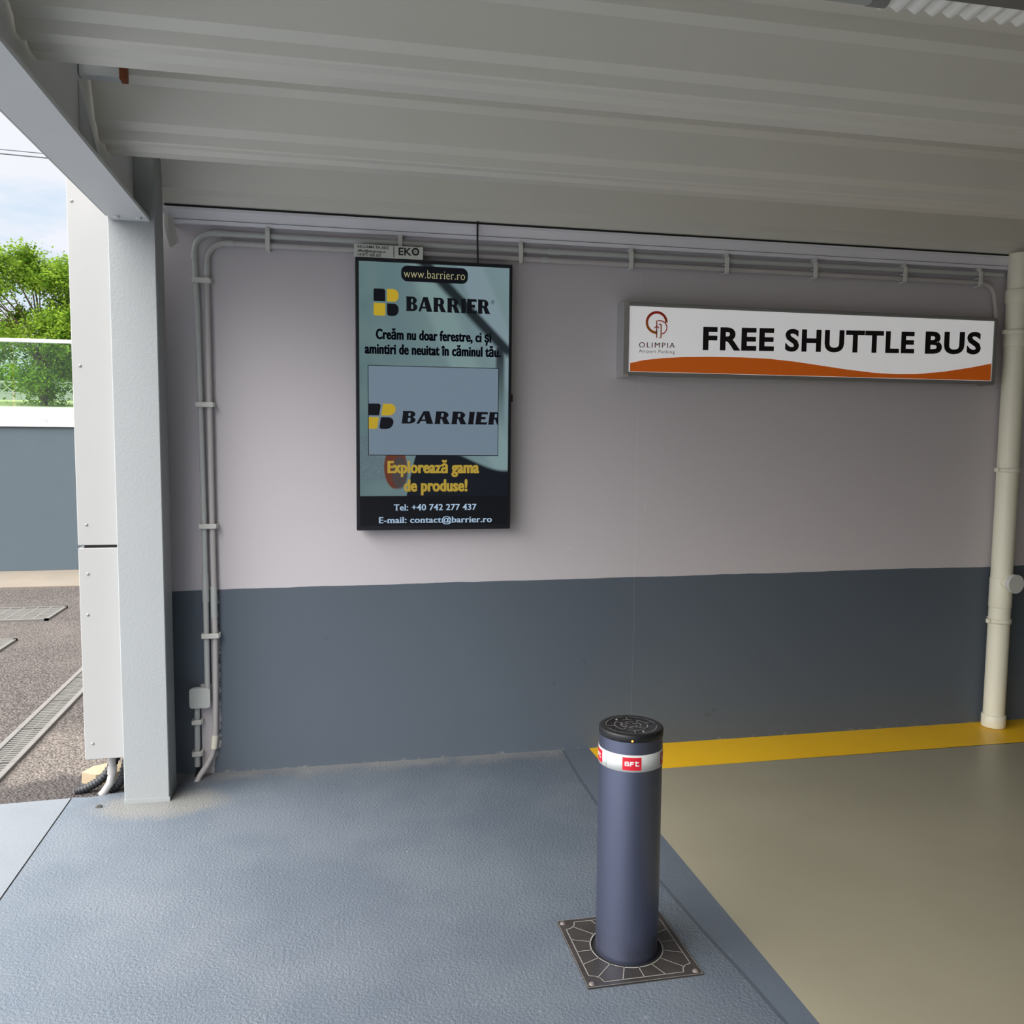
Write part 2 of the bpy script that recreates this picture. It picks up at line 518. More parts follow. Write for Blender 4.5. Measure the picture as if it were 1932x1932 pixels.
class MB:
    def __init__(s):
        s.v, s.f, s.mi, s.sm = [], [], [], []

    def add(s, vs, fs, mi=0, smooth=False):
        o = len(s.v)
        s.v += [tuple(p) for p in vs]
        for f in fs:
            s.f.append(tuple(i + o for i in f))
            s.mi.append(mi)
            s.sm.append(smooth)

    def box(s, a, b, mi=0, bev=0.0):
        x0, x1 = sorted((a[0], b[0]))
        y0, y1 = sorted((a[1], b[1]))
        z0, z1 = sorted((a[2], b[2]))
        if not bev:
            vs = [(x, y, z) for z in (z0, z1) for y in (y0, y1) for x in (x0, x1)]
            s.add(vs, [(0, 2, 3, 1), (4, 5, 7, 6), (0, 1, 5, 4), (2, 6, 7, 3), (0, 4, 6, 2), (1, 3, 7, 5)], mi)
            return
        c = bev
        vs, idx = [], {}
        for ix, X in enumerate((x0, x1)):
            for iy, Y in enumerate((y0, y1)):
                for iz, Z in enumerate((z0, z1)):
                    sx, sy, sz = (1, -1)[ix], (1, -1)[iy], (1, -1)[iz]
                    for a_, p in (('x', (X, Y + sy * c, Z + sz * c)), ('y', (X + sx * c, Y, Z + sz * c)), ('z', (X + sx * c, Y + sy * c, Z))):
                        idx[(ix, iy, iz, a_)] = len(vs)
                        vs.append(p)
        F = []
        for i in (0, 1):
            q = [(i, 0, 0, 'x'), (i, 1, 0, 'x'), (i, 1, 1, 'x'), (i, 0, 1, 'x')]
            F.append([idx[k] for k in (q if i else q[::-1])])
            q = [(0, i, 0, 'y'), (0, i, 1, 'y'), (1, i, 1, 'y'), (1, i, 0, 'y')]
            F.append([idx[k] for k in (q if i else q[::-1])])
            q = [(0, 0, i, 'z'), (1, 0, i, 'z'), (1, 1, i, 'z'), (0, 1, i, 'z')]
            F.append([idx[k] for k in (q if i else q[::-1])])
        for i in (0, 1):
            for j in (0, 1):
                F.append([idx[(i, j, 0, 'x')], idx[(i, j, 1, 'x')], idx[(i, j, 1, 'y')], idx[(i, j, 0, 'y')]])
                F.append([idx[(i, 0, j, 'x')], idx[(i, 1, j, 'x')], idx[(i, 1, j, 'z')], idx[(i, 0, j, 'z')]])
                F.append([idx[(0, i, j, 'y')], idx[(1, i, j, 'y')], idx[(1, i, j, 'z')], idx[(0, i, j, 'z')]])
                for k in (0, 1):
                    F.append([idx[(i, j, k, 'x')], idx[(i, j, k, 'y')], idx[(i, j, k, 'z')]])
        s.add(vs, F, mi)

    def tube(s, pts, r, n=12, mi=0, cap=True, radii=None):
        pts = [Vector(p) for p in pts]
        T = []
        for i in range(len(pts)):
            a = pts[max(i - 1, 0)]
            b = pts[min(i + 1, len(pts) - 1)]
            T.append((b - a).normalized())
        ref = Vector((0, 0, 1)) if abs(T[0].z) < .9 else Vector((0, 1, 0))
        nrm = T[0].cross(ref).normalized()
        rings = []
        for i, p in enumerate(pts):
            nrm = (nrm - T[i] * nrm.dot(T[i])).normalized()
            bi = T[i].cross(nrm)
            rr = radii[i] if radii else r
            rings.append([p + (nrm * math.cos(2 * PI * k / n) + bi * math.sin(2 * PI * k / n)) * rr for k in range(n)])
        vs = [q for R_ in rings for q in R_]
        fs = []
        for i in range(len(pts) - 1):
            for k in range(n):
                k2 = (k + 1) % n
                fs.append((i * n + k, i * n + k2, (i + 1) * n + k2, (i + 1) * n + k))
        s.add(vs, fs, mi, True)
        if cap:
            s.add(rings[0], [tuple(range(n))[::-1]], mi)
            s.add(rings[-1], [tuple(range(n))], mi)

    def lathe(s, prof, c, n=48, mi=0, smooth=True, a0=0.0, a1=2 * PI):
        """profile (r, z) turned about a vertical axis through c"""
        full = abs(a1 - a0 - 2 * PI) < 1e-6
        cnt = n if full else n + 1
        vs = []
        for r, z in prof:
            for k in range(cnt):
                a = a0 + (a1 - a0) * k / n
                vs.append((c[0] + r * math.cos(a), c[1] + r * math.sin(a), c[2] + z))
        fs = []
        for i in range(len(prof) - 1):
            for k in range(n):
                k2 = (k + 1) % cnt
                fs.append((i * cnt + k, i * cnt + k2, (i + 1) * cnt + k2, (i + 1) * cnt + k))
        s.add(vs, fs, mi, smooth)

    def prism(s, poly, f0, f1, mi=0):
        """poly: list of 2D points; f0/f1 map a 2D point to the two 3D faces"""
        n = len(poly)
        tri = tessellate_polygon([[Vector((p[0], p[1], 0)) for p in poly]])
        vs = [f0(p) for p in poly] + [f1(p) for p in poly]
        fs = [tuple(t) for t in tri] + [tuple(i + n for i in t[::-1]) for t in tri]
        fs += [(i, (i + 1) % n, (i + 1) % n + n, i + n) for i in range(n)]
        s.add(vs, fs, mi)

    def plate(s, poly, y, th, mi=0):
        """polygon in the wall plane (x, z), front face at y, thickness th away from the viewer"""
        s.prism(poly, lambda p: (p[0], y, p[1]), lambda p: (p[0], y + th, p[1]), mi)

    def build(s, name, mats, parent=None, loc=None):
        me = bpy.data.meshes.new(name)
        base = Vector(loc) if loc is not None else Vector((0, 0, 0))
        if parent is not None and loc is None:
            base = origin(parent)
        me.from_pydata([tuple(Vector(p) - base) for p in s.v], [], s.f)
        for mm in (mats if isinstance(mats, (list, tuple)) else [mats]):
            me.materials.append(mm)
        me.polygons.foreach_set('material_index', s.mi)
        me.polygons.foreach_set('use_smooth', s.sm)
        me.update()
        import bmesh
        bm = bmesh.new()
        bm.from_mesh(me)
        bmesh.ops.recalc_face_normals(bm, faces=bm.faces)
        bm.to_mesh(me)
        bm.free()
        o = bpy.data.objects.new(name, me)
        COL.objects.link(o)
        if parent is not None:
            o.parent = parent
            o.location = base - origin(parent)
        else:
            o.location = base
        return o


def origin(o):
    p = Vector((0, 0, 0))
    while o is not None:
        p += o.location
        o = o.parent
    return p


def tag(o, label=None, cat=None, group=None, kind=None):
    if label: o['label'] = label
    if cat: o['category'] = cat
    if group: o['group'] = group
    if kind: o['kind'] = kind
    return o


def empty(name, loc, label, cat, group=None):
    o = bpy.data.objects.new(name, None)
    o.empty_display_size = .1
    COL.objects.link(o)
    o.location = loc
    return tag(o, label, cat, group)


def struct(o):
    o['kind'] = 'structure'
    return o


def copy_tree(o, dloc):
    c = o.copy()
    COL.objects.link(c)
    c.location = o.location + Vector(dloc)
    for ch in list(o.children):
        d = ch.copy()
        COL.objects.link(d)
        d.parent = c
        for g_ in list(ch.children):
            e = g_.copy()
            COL.objects.link(e)
            e.parent = d
    return c


def rrect(x0, z0, x1, z1, r, n=6):
    """rounded rectangle; r is one radius or four (bottom left, bottom right, top right, top left)"""
    rs = r if isinstance(r, (list, tuple)) else (r,) * 4
    out = []
    for (cx, cz, a, q) in ((x0, z0, PI, 0), (x1, z0, 1.5 * PI, 1), (x1, z1, 0, 2), (x0, z1, .5 * PI, 3)):
        rr = rs[q]
        sx = 1 if cx == x0 else -1
        sz = 1 if cz == z0 else -1
        if rr <= 0:
            out.append((cx, cz))
            continue
        for k in range(n + 1):
            t = a + .5 * PI * k / n
            out.append((cx + sx * rr + rr * math.cos(t), cz + sz * rr + rr * math.sin(t)))
    return out


# ------------------------------------------------------------------ lettering
def glyph_mesh(txt, bold=0.0, space=1.0):
    cu = bpy.data.curves.new('lettering', 'FONT')
    cu.body = txt
    cu.size = 1.0
    cu.offset = bold
    cu.space_character = space
    cu.resolution_u = 4
    o = bpy.data.objects.new('lettering', cu)
    COL.objects.link(o)
    dg = bpy.context.evaluated_depsgraph_get()
    me = bpy.data.meshes.new_from_object(o.evaluated_get(dg))
    bpy.data.objects.remove(o)
    bpy.data.curves.remove(cu)
    vs = [(v.co.x, v.co.y) for v in me.vertices]
    fs = [tuple(p.vertices) for p in me.polygons]
    cnt = {}
    for f in fs:
        for i in range(len(f)):
            k = tuple(sorted((f[i], f[(i + 1) % len(f)])))
            cnt[k] = cnt.get(k, 0) + 1
    edges = [k for k, c in cnt.items() if c == 1]
    bpy.data.meshes.remove(me)
    return vs, fs, edges


CAPH = .727     # cap height of the built-in typeface at size 1


def text(name, txt, x0, x1, zb, cap, y, mt, parent, bold=0.0, xbold=0.0, space=1.0, serif=0.0, shear=0.0, th=.0012, clip=None, rise=0.0, stretch=None):
    """raised lettering on the wall-parallel plane y, fitted between x0 and x1, baseline zb, capital height cap"""
    vs, fs, edges = glyph_mesh(txt, bold, space)
    if serif:
        ev, ef = [], []
        for a, b in edges:
            p, q = vs[a], vs[b]
            L_ = abs(p[0] - q[0])
            if abs(p[1] - q[1]) < .004 and .03 < L_ < .28:
                xm, hw = (p[0] + q[0]) / 2, L_ / 2 + serif
                t_ = .055
                near = [h for h in (0.0, .546, .727, .756, -.2) if abs(p[1] - h) < .03 + abs(bold)]
                if not near:
                    continue
                up_ = p[1] < .1
                zz0, zz1 = (p[1], p[1] + t_) if up_ else (p[1] - t_, p[1])
                k = len(vs) + len(ev)
                ev += [(xm - hw, zz0), (xm + hw, zz0), (xm + hw, zz1), (xm - hw, zz1)]
                ef.append((k, k + 1, k + 2, k + 3))
        vs = vs + ev
        fs = fs + ef
    if xbold:       # heavy condensed faces: stems widened sideways only
        base_v, base_f, base_e = list(vs), list(fs), list(edges)
        vs, fs, edges = [], [], []
        for k in (-1, -.33, .33, 1):
            o_ = len(vs)
            vs += [(p[0] + k * xbold, p[1]) for p in base_v]
            fs += [tuple(i + o_ for i in f) for f in base_f]
            edges += [(a + o_, b + o_) for a, b in base_e]
    xs = [p[0] for p in vs]
    mn, mx = min(xs), max(xs)
    sx = (x1 - x0) / (mx - mn)
    sz = cap / CAPH
    mb = MB()
    P = []
    for p in vs:
        px = x0 + (p[0] - mn) * sx
        pz = zb + p[1] * sz
        px += shear * (pz - zb)
        if stretch:
            px = stretch(px)
        pz += rise * (px - x0)
        if clip is not None:
            px = min(px, clip)
        P.append((px, pz))
    mb.add([(p[0], y, p[1]) for p in P], fs)
    # thin side walls so that the letters stand proud
    if th:
        n = len(P)
        ee = [e for e in edges]
        mb.add([(p[0], y, p[1]) for p in P] + [(p[0], y + th, p[1]) for p in P], [(a, b, b + n, a + n) for a, b in ee])
    return mb.build(name, mt, parent)


# ================================================================== THE SETTING
WY = 4.085            # face of the two-tone wall
XB = -.74             # deck end at the beam web

# two-tone wall
mb = MB()
mb.box((-.84, WY, -.05), (9, WY + .2, 3.2))
struct(mb.build('wall_back', M['wall']))
mb = MB()
mb.box((9, -6.2, -.05), (9.2, WY + .2, 3.2))
struct(mb.build('wall_right', M['rear']))
mb = MB()
mb.box((-.65, -6.4, -.05), (9.2, -6.2, 3.2))
struct(mb.build('wall_rear', M['rear']))

# floor: blue grey coating, smooth band, yellow line, sage field, joint on the left
EDGE = 1.272
mb = MB()


def quad(x0, y0, x1, y1, mi, z=0.0):
    mb.add([(x0, y0, z), (x1, y0, z), (x1, y1, z), (x0, y1, z)], [(0, 1, 2, 3)], mi)


xj0, xj1 = -1.083, -1.080      # left joint
# blue field up to the smooth band whose inner edge wanders
ridge = [(-6.2, 1.30), (1.0, 1.215), (1.996, 1.177), (2.214, 1.164), (2.45, 1.142), (2.734, 1.126), (3.1, 1.104), (3.415, 1.100), (3.75, 1.108), (4.043, 1.125), (WY, 1.128)]
left = xj1 + .003
poly = [(left, -6.2)] + [(x, y) for y, x in ridge] + [(-.84, WY), (-.84, 3.935), (-.93, 3.925), (-1.0, 3.902), (left, 3.908)]
tri = tessellate_polygon([[Vector((p[0], p[1], 0)) for p in poly]])
mb.add([(p[0], p[1], 0) for p in poly], tri, 0)
dv = []
for y, x in ridge:
    dv += [(x, y, 0), (x + .016, y, -.003), (EDGE, y, -.002)]
fs = []
for i in range(len(ridge) - 1):
    a = i * 3
    fs += [(a, a + 1, a + 4, a + 3), (a + 1, a + 2, a + 5, a + 4)]
mb.add(dv, fs, 2)
# left slab beyond the joint
lp = [(-6.0, -6.2), (xj0, -6.2), (xj0, 3.906), (-1.25, 3.898), (-1.5, 3.886), (-2.2, 3.85), (-6.0, 3.70)]
mb.add([(p[0], p[1], 0) for p in lp], tessellate_polygon([[Vector((p[0], p[1], 0)) for p in lp]]), 1)
for xx in (xj0, left):
    mb.add([(xx, -6.2, 0), (xx, 3.906, 0), (xx, 3.906, -.05), (xx, -6.2, -.05)], [(0, 1, 2, 3)], 1)
mb.add([(xj0, -6.2, -.006), (left, -6.2, -.006), (left, 3.906, -.006), (xj0, 3.906, -.006)], [(0, 1, 2, 3)], 5)
# front edge of the slab towards the asphalt
ep = [(-.84, WY), (-.84, 3.935), (-.93, 3.925), (-1.0, 3.902), (left, 3.908)]
for a, b in zip(ep[:-1], ep[1:]):
    mb.add([(a[0], a[1], 0), (b[0], b[1], 0), (b[0], b[1], -.06), (a[0], a[1], -.06)], [(0, 1, 2, 3)], 0)
for a, b in zip(lp[2:-1], lp[3:]):
    mb.add([(a[0], a[1], 0), (b[0], b[1], 0), (b[0], b[1], -.06), (a[0], a[1], -.06)], [(0, 1, 2, 3)], 1)
# sage field and yellow line
YL = 3.762
quad(EDGE, -6.2, 9, YL, 3, -.002)
mb.add([(EDGE, 3.83, -.002), (EDGE + .03, YL, -.002), (9, YL - .02, -.002), (9, WY, -.002), (EDGE, WY, -.002)], [(0, 1, 2, 3, 4)], 4)
mb.add([(EDGE, YL, -.002), (EDGE + .03, YL, -.002), (EDGE, 3.83, -.002)], [(0, 1, 2)], 3)
struct(mb.build('floor', [M['floor_blue'], M['floor_side'], M['floor_band'], M['floor_green'], M['floor_yellow'], M['draindark']]))

# profiled metal deck overhead
mb = MB()
P_ = .795
prof = []
for k in range(-1, 13):
    y0 = 4.03 - k * P_
    if k == 3:
        y0 += .03
    seg = [(y0 - .122, 2.745), (y0 - .114, 2.705), (y0 - .084, 2.687), (y0 - .044, 2.582), (y0 - .014, 2.563), (y0 - .003, 2.533),
           (y0 + .006, 2.529), (y0 + .040, 2.529), (y0 + .056, 2.543), (y0 + .080, 2.543), (y0 + .100, 2.529), (y0 + .160, 2.529), (y0 + .168, 2.533),
           (y0 + .185, 2.562), (y0 + .200, 2.582), (y0 + .245, 2.687), (y0 + .262, 2.706), (y0 + .272, 2.745)]
    prof = seg + prof
prof = [p for p in prof if -6.2 <= p[0] <= WY - .001] + [(WY - .001, 2.5305)]
n = len(prof)
vs = [(XB, p[0], p[1]) for p in prof] + [(9, p[0], p[1]) for p in prof]
mb.add(vs, [(i, i + 1, i + 1 + n, i + n) for i in range(n - 1)])
mb.add([(XB, -6.2, 2.80), (9, -6.2, 2.80), (9, WY, 2.80), (XB, WY, 2.80)], [(0, 1, 2, 3)])
struct(mb.build('ceiling', M['deck']))

# outdoors: asphalt, concrete apron, retaining wall, rising road, verge
mb = MB()
mb.add([(-40, -12, -.012), (-.84, -12, -.012), (-.84, 9.54, -.012), (-40, 9.54, -.012)], [(0, 1, 2, 3)])
struct(mb.build('asphalt_ground', mat_asphalt()))
mb = MB()
mb.add([(-40, 9.52, 0), (-.84, 9.52, 0), (-.84, 10.66, 0), (-40, 10.66, 0), (-40, 9.52, -.05), (-.84, 9.52, -.05)], [(0, 1, 2, 3), (0, 4, 5, 1)])
struct(mb.build('concrete_apron', M['apron']))
mb = MB()
mb.box((-40, 10.64, -.1), (3, 10.94, 1.615))
struct(mb.build('retaining_wall', M['outwall']))
mb = MB()
mb.box((-40, 10.61, 1.615), (3, 10.97, 1.655), bev=.006)
struct(mb.build('wall_coping', M['coping']))
mb = MB()
mb.add([(-60, 10.9, 1.55), (20, 10.9, 1.55), (20, 34, 2.47), (-60, 34, 2.47)], [(0, 1, 2, 3)])
struct(mb.build('road', M['road']))
random.seed(5)
mb = MB()
nx, ny = 60, 6
vs = []
for j in range(ny + 1):
    for i in range(nx + 1):
        vs.append((-60 + 80 * i / nx, 33.6 + 14 * j / ny, 2.45 + .95 * j / ny + random.uniform(-.04, .07) * (j > 0)))
mb.add(vs, [(j * (nx + 1) + i, j * (nx + 1) + i + 1, (j + 1) * (nx + 1) + i + 1, (j + 1) * (nx + 1) + i) for j in range(ny) for i in range(nx)])
struct(mb.build('grass_verge', M['grass']))
# side of the building behind the cladding
mb = MB()
mb.box((-.84, WY + .2, -.05), (-.70, 9, 3.2))
struct(mb.build('wall_left', M['panel']))

# ================================================================== STEEL FRAME
e = empty('support_column', (-.757, 3.885, 0), 'grey painted square steel column at the open left corner of the canopy', 'column')
mb = MB()
mb.box((-.846, 3.797, .012), (-.668, 3.975, 2.80), bev=.003)
mb.build('shaft', M['steel'], e)
mb = MB()
mb.box((-.848, 3.795, 0), (-.666, 3.977, .018))
mb.build('base_plate', M['steel'], e)

e = empty('steel_beam', (-.758, -1.2, 2.395), 'grey steel beam running from the column top along the open left side', 'beam')
mb = MB()
BX0, BX1 = -.832, -.686
mb.box((BX0, -6.2, 2.395), (BX1, 3.796, 2.409))
mb.build('bottom_flange', M['beam'], e)
mb = MB()
mb.box((-.772, -6.2, 2.409), (-.746, 3.796, 2.72))
mb.build('web', M['beam'], e)
mb = MB()
mb.box((BX0, -6.2, 2.72), (XB - .002, 3.796, 2.735))
mb.build('top_flange', M['beam'], e)
mb = MB()
mb.box((BX0 - .02, -6.2, 2.409), (BX0 - .002, 3.796, 2.78))
mb.build('edge_flashing', M['panel'], e)
for px, py in ((220, 407), (262, 410)):
    p = at(px, py, 'z', 2.395)
    mb = MB()
    mb.lathe([(0, -.009), (.010, -.009), (.012, -.005), (.012, 0)], (p.x, p.y, 2.3948), 6, smooth=False)
    mb.build('bolt', M['beam'], e)
mb = MB()
mb.add([(-.745, 3.02, 2.64), (-.745, 3.05, 2.64), (-.692, 3.05, 2.41), (-.692, 3.02, 2.41)], [(0, 1, 2, 3)])
mb.add([(-.745, 3.02, 2.64), (-.745, 3.028, 2.64), (-.745, 3.028, 2.409), (-.69, 3.028, 2.409)], [(0, 1, 2, 3)])
mb.build('stiffener', M['beam'], e)
mb = MB()
mb.box((-.744, 3.02, 2.655), (-.615, 3.06, 2.700), bev=.003)
br = mb.build('bracket', M['beam'], e)
mb = MB()
mb.box((-.627, 3.018, 2.653), (-.606, 3.062, 2.702), bev=.003)
tag(mb.build('rusty_end', M['rust'], br), 'rust brown bracket end')

e = empty('crossbeam', (4.1, 1.63, 2.5), 'dark steel beam crossing under the deck at the top right corner', 'beam')
mb = MB()
mb.box((.9, 1.48, 2.502), (8.9, 1.742, 2.514))
mb.build('flange', M['beam_dark'], e)
mb = MB()
mb.box((.9, 1.62, 2.514), (8.9, 1.64, 2.545))
mb.build('web', M['beam_dark'], e)

# corrugated strip beside the crossbeam
mb = MB()
vs, fs = [], []
n = 400
for i in range(n + 1):
    x = 1.19 + 4.6 * i / n
    z = 2.514 + .006 * math.sin(2 * PI * (x / .045))
    vs += [(x, 1.748, z), (x + .012, 1.826, z)]
for i in range(n):
    fs.append((2 * i, 2 * i + 2, 2 * i + 3, 2 * i + 1))
vs2 = [(p[0], p[1], 2.526) for p in vs]
mb.add(vs, fs, 0, True)
mb.add(vs2, fs, 0, True)
o = mb.build('corrugated_strip', M['strip'], loc=(3.5, 1.80, 2.51))
tag(o, 'white corrugated metal strip beside the dark crossbeam, top right corner', 'corrugated strip')

e = empty('tube_lamp', (.5, 1.765, 2.525), 'white batten tube lamp under a deck rib at the upper edge of the view', 'lamp')
mb = MB()
mb.tube([(-.06, 1.765, 2.506), (1.155, 1.765, 2.506)], .0205, 20)
mb.build('diffuser', M['panel'], e)
for x0, x1 in ((1.15, 1.19), (-.095, -.055)):
    mb = MB()
    mb.tube([(x0, 1.765, 2.506), (x1, 1.765, 2.506)], .0225, 20)
    mb.build('end_cap', M['alu_dull'], e)
for x0 in (.15, .95):
    mb = MB()
    mb.box((x0, 1.755, 2.515), (x0 + .04, 1.775, 2.5285))
    mb.build('mount', M['alu_dull'], e)

# ================================================================== CLADDING PANELS
def cladding(label, z0, z1, rivets):
    e = empty('cladding_panel', (-.92, 3.88, z0), label, 'panel', 'white cladding panels beside the column')
    mb = MB()
    for (xl0, xl1) in ((0, 0),):
        mb.box((-1.012, 3.868, z0), (-.8465, 3.893, z1), bev=.002)
        mb.box((-1.012, 3.893, z0), (-.992, 6.4, z1), bev=.002)
    mb.build('sheet', M['panel'], e)
    for px, py in rivets:
        p = at(px, py, 'y', 3.868)
        mb = MB()
        vs = []
        n = 14
        for rr, dy in ((.0, -.004), (.0035, -.003), (.0065, -.0012), (.007, .0005)):
            for k in range(n):
                a = 2 * PI * k / n
                vs.append((p.x + rr * math.cos(a), 3.868 + dy, p.z + rr * math.sin(a)))
        fs = [(i * n + k, i * n + (k + 1) % n, (i + 1) * n + (k + 1) % n, (i + 1) * n + k) for i in range(3) for k in range(n)]
        mb.add(vs, fs, 0, True)
        mb.build('rivet', M['rivet'], e)


cladding('tall white cladding panel left of the column, above the black gap', 1.088, 2.58, [(135, 379), (151, 690), (163, 990)])
cladding('short white cladding panel left of the column, below the black gap', .176, 1.076, [(166, 1083), (166, 1160), (175, 1403)])
mb = MB()
mb.box((-.990, 3.876, 1.0765), (-.8475, 3.95, 1.0875))
o = mb.build('joint_strip', M['dark'])
tag(o, 'black strip in the gap between the two white cladding panels', 'strip')

# ================================================================== TRIM, STRAP, CONDUITS ON THE WALL
e = empty('box_trim', (1.6, 4.05, 2.47), 'long lilac grey aluminium profile along the wall top under the deck', 'trim')
TY = 4.035
mb = MB()
mb.prism([(TY, 2.508), (TY + .022, 2.474), (WY, 2.474), (WY, 2.508)], lambda p: (-.672, p[0], p[1]), lambda p: (5.4, p[0], p[1]))
mb.build('face', M['trim'], e)
mb = MB()
mb.box((-.675, TY - .004, 2.508), (1.69, WY, 2.519))
mb.box((1.692, TY - .006, 2.508), (5.4, WY, 2.519))
mb.build('top_lip', M['trim'], e)
mb = MB()
mb.prism([(TY + .016, 2.4705), (TY + .026, 2.456), (WY, 2.456), (WY, 2.4705)], lambda p: (-.655, p[0], p[1]), lambda p: (5.4, p[0], p[1]))
mb.build('bottom_lip', M['trim'], e)
mb = MB()
mb.box((-.66, TY + .026, 2.4705), (5.4, WY, 2.474))
mb.build('groove', M['dark'], e)
mb = MB()
mb.box((-.67, TY - .002, 2.5195), (5.4, WY, 2.5285))
mb.build('gap_shade_strip', M['dark'], e)  # black strip stands in for the shade between trim and deck

# loose strap hanging at the left end of the trim
e = empty('loose_strap', (-.65, 4.0, 2.46), 'loose ribbed grey strip hanging beside the column at the trim end', 'strip')
for j, (dx, dy) in enumerate(((0, 0), (.012, .006), (.025, .014))):
    pts = [(-.668 + dx * .6, 4.015 + dy, 2.475), (-.668 + dx, 4.0 + dy, 2.43), (-.657 + dx, 3.985 + dy, 2.385), (-.642 + dx * .8, 3.972 + dy, 2.345 - .01 * (1 - j))]
    mb = MB()
    vs = []
    for p in pts:
        vs += [(p[0], p[1], p[2]), (p[0] + .015, p[1] + .004, p[2] + .004), (p[0] + .015, p[1] + .006, p[2] + .004), (p[0], p[1] + .002, p[2])]
    fs = []
    for i in range(len(pts) - 1):
        for k in range(4):
            fs.append((i * 4 + k, i * 4 + (k + 1) % 4, (i + 1) * 4 + (k + 1) % 4, (i + 1) * 4 + k))
    mb.add(vs, fs)
    mb.build('strand', M['clip'], e)

CY = WY - .022     # conduit axis
CR = .0125


def arc(c, r, a0, a1, n=10):
    return [(c[0] + r * math.cos(a0 + (a1 - a0) * k / n), CY, c[1] + r * math.sin(a0 + (a1 - a0) * k / n)) for k in range(n + 1)]


ZA, ZB = 2.420, 2.381
e = empty('outer_conduit', (-.54, CY, .41), 'outer grey conduit rising from the junction box and turning right under the trim', 'conduit')
mb = MB()
mb.tube([(-.541, CY, .40), (-.5405, CY, .66), (-.540, CY, 1.15), (-.5455, CY, 1.7), (-.549, CY, 2.1)] + [(-.556, CY, 2.30)] + arc((-.476, 2.34), .08, PI, PI / 2) + [(-.25, CY, ZA), (.9, CY, ZA), (2.4, CY, ZA + .004), (3.50, CY, ZA + .008)], CR)
mb.build('pipe', M['conduit'], e)
for pts in ([(-.5405, CY, .93), (-.540, CY, .80)], [(-.556, CY, 2.305), (-.557, CY, 2.335)], [(-.478, CY, ZA), (-.44, CY, ZA)], [(1.02, CY, ZA), (1.08, CY, ZA)]):
    mb = MB()
    mb.tube(pts, CR + .0025)
    mb.build('coupling', M['conduit'], e)

e = empty('inner_conduit', (-.50, CY, .0), 'inner grey conduit from floor bend, turning right below its twin to the downpipe', 'conduit')
mb = MB()
mb.tube([(-.592, CY - .065, -.014), (-.574, CY - .045, .020), (-.550, CY - .018, .050), (-.528, CY, .090), (-.516, CY, .14), (-.511, CY, .20), (-.505, CY, .45), (-.503, CY, .66), (-.506, CY, 1.15), (-.507, CY, 1.7), (-.508, CY, 2.24)]
        + arc((-.425, 2.30), .081, PI, PI / 2) + [(-.25, CY, ZB), (.9, CY, ZB), (2.4, CY, ZB), (3.36, CY, ZB)]
        + [(3.40, CY, ZB - .004), (3.435, CY, ZB - .022), (3.455, CY, ZB - .06), (3.468, CY, ZB - .13), (3.478, CY, 2.15)], CR)
mb.build('pipe', M['conduit_wall'], e)
for pts in ([(-.505, CY, .87), (-.5045, CY, .73)], [(-.508, CY, 2.24), (-.5075, CY, 2.29)], [(-.427, CY, ZB), (-.395, CY, ZB)], [(.99, CY, ZB), (1.02, CY, ZB)]):
    mb = MB()
    mb.tube(pts, CR + .0025)
    mb.build('coupling', M['conduit'], e)
mb = MB()
mb.tube([(-.5125, CY, .185), (-.519, CY, .125)], CR + .003)
tag(mb.build('coupling', M['pvc'], e), 'cream coupling near the floor bend')

e = empty('lower_conduit', (-.588, CY, .0), 'short grey conduit dropping from the junction box to the floor', 'conduit')
mb = MB()
mb.tube([(-.587, CY, .335), (-.589, CY, .18), (-.591, CY, .045)], CR)
mb.build('pipe', M['conduit'], e)
mb = MB()
mb.tube([(-.591, CY, .05), (-.594, CY - .004, .02), (-.598, CY - .006, -.005)], .006, 8)
mb.build('cable_end', M['cable'], e)

e = empty('junction_box', (-.571, CY, .32), 'small square grey junction box on the wall behind the column', 'junction box')
mb = MB()
mb.box((-.612, WY - .042, .326), (-.531, WY, .410), bev=.008)
mb.build('body', M['box'], e)
mb = MB()
mb.prism(rrect(-.616, .322, -.527, .414, .014), lambda p: (p[0], WY - .050, p[1]), lambda p: (p[0], WY - .042, p[1]))
mb.build('lid', M['box'], e)

# clips
def clip_h(px, py, label):
    p = at(px, py, 'y', WY - .03)
    o_ = Vector((p.x, WY, (ZA + ZB) / 2))
    mb = MB()
    mb.box((p.x - .010, WY - .046, ZB - .020), (p.x + .010, WY - .036, ZA + .018), bev=.002)
    mb.box((p.x - .007, WY - .036, ZB - .024), (p.x + .009, WY, ZB - .016))
    mb.box((p.x - .009, WY - .036, ZA + .014), (p.x + .009, WY, ZA + .034))
    mb.box((p.x - .008, WY - .040, (ZA + ZB) / 2 - .004), (p.x + .008, WY, (ZA + ZB) / 2 + .004))
    o = mb.build('pipe_clip', M['clip'], loc=o_)
    tag(o, label, 'clip', 'double clips along the horizontal conduits')


for a in ((505, 450, 'pale double pipe clip just right of the conduit bends, under the trim'),
          (755, 463, 'pale double pipe clip mostly hidden behind the small white contact plate'),
          (982, 480, 'pale double pipe clip just right of the advert display top corner'),
          (1190, 490, 'pale double pipe clip above the left end of the shuttle sign'),
          (1370, 500, 'pale double pipe clip above the word FREE'),
          (1537, 506, 'pale double pipe clip above the left half of the word SHUTTLE'),
          (1706, 512, 'pale double pipe clip above the end of the word SHUTTLE'),
          (1848, 518, 'pale double pipe clip nearest the cream downpipe')):
    clip_h(*a)


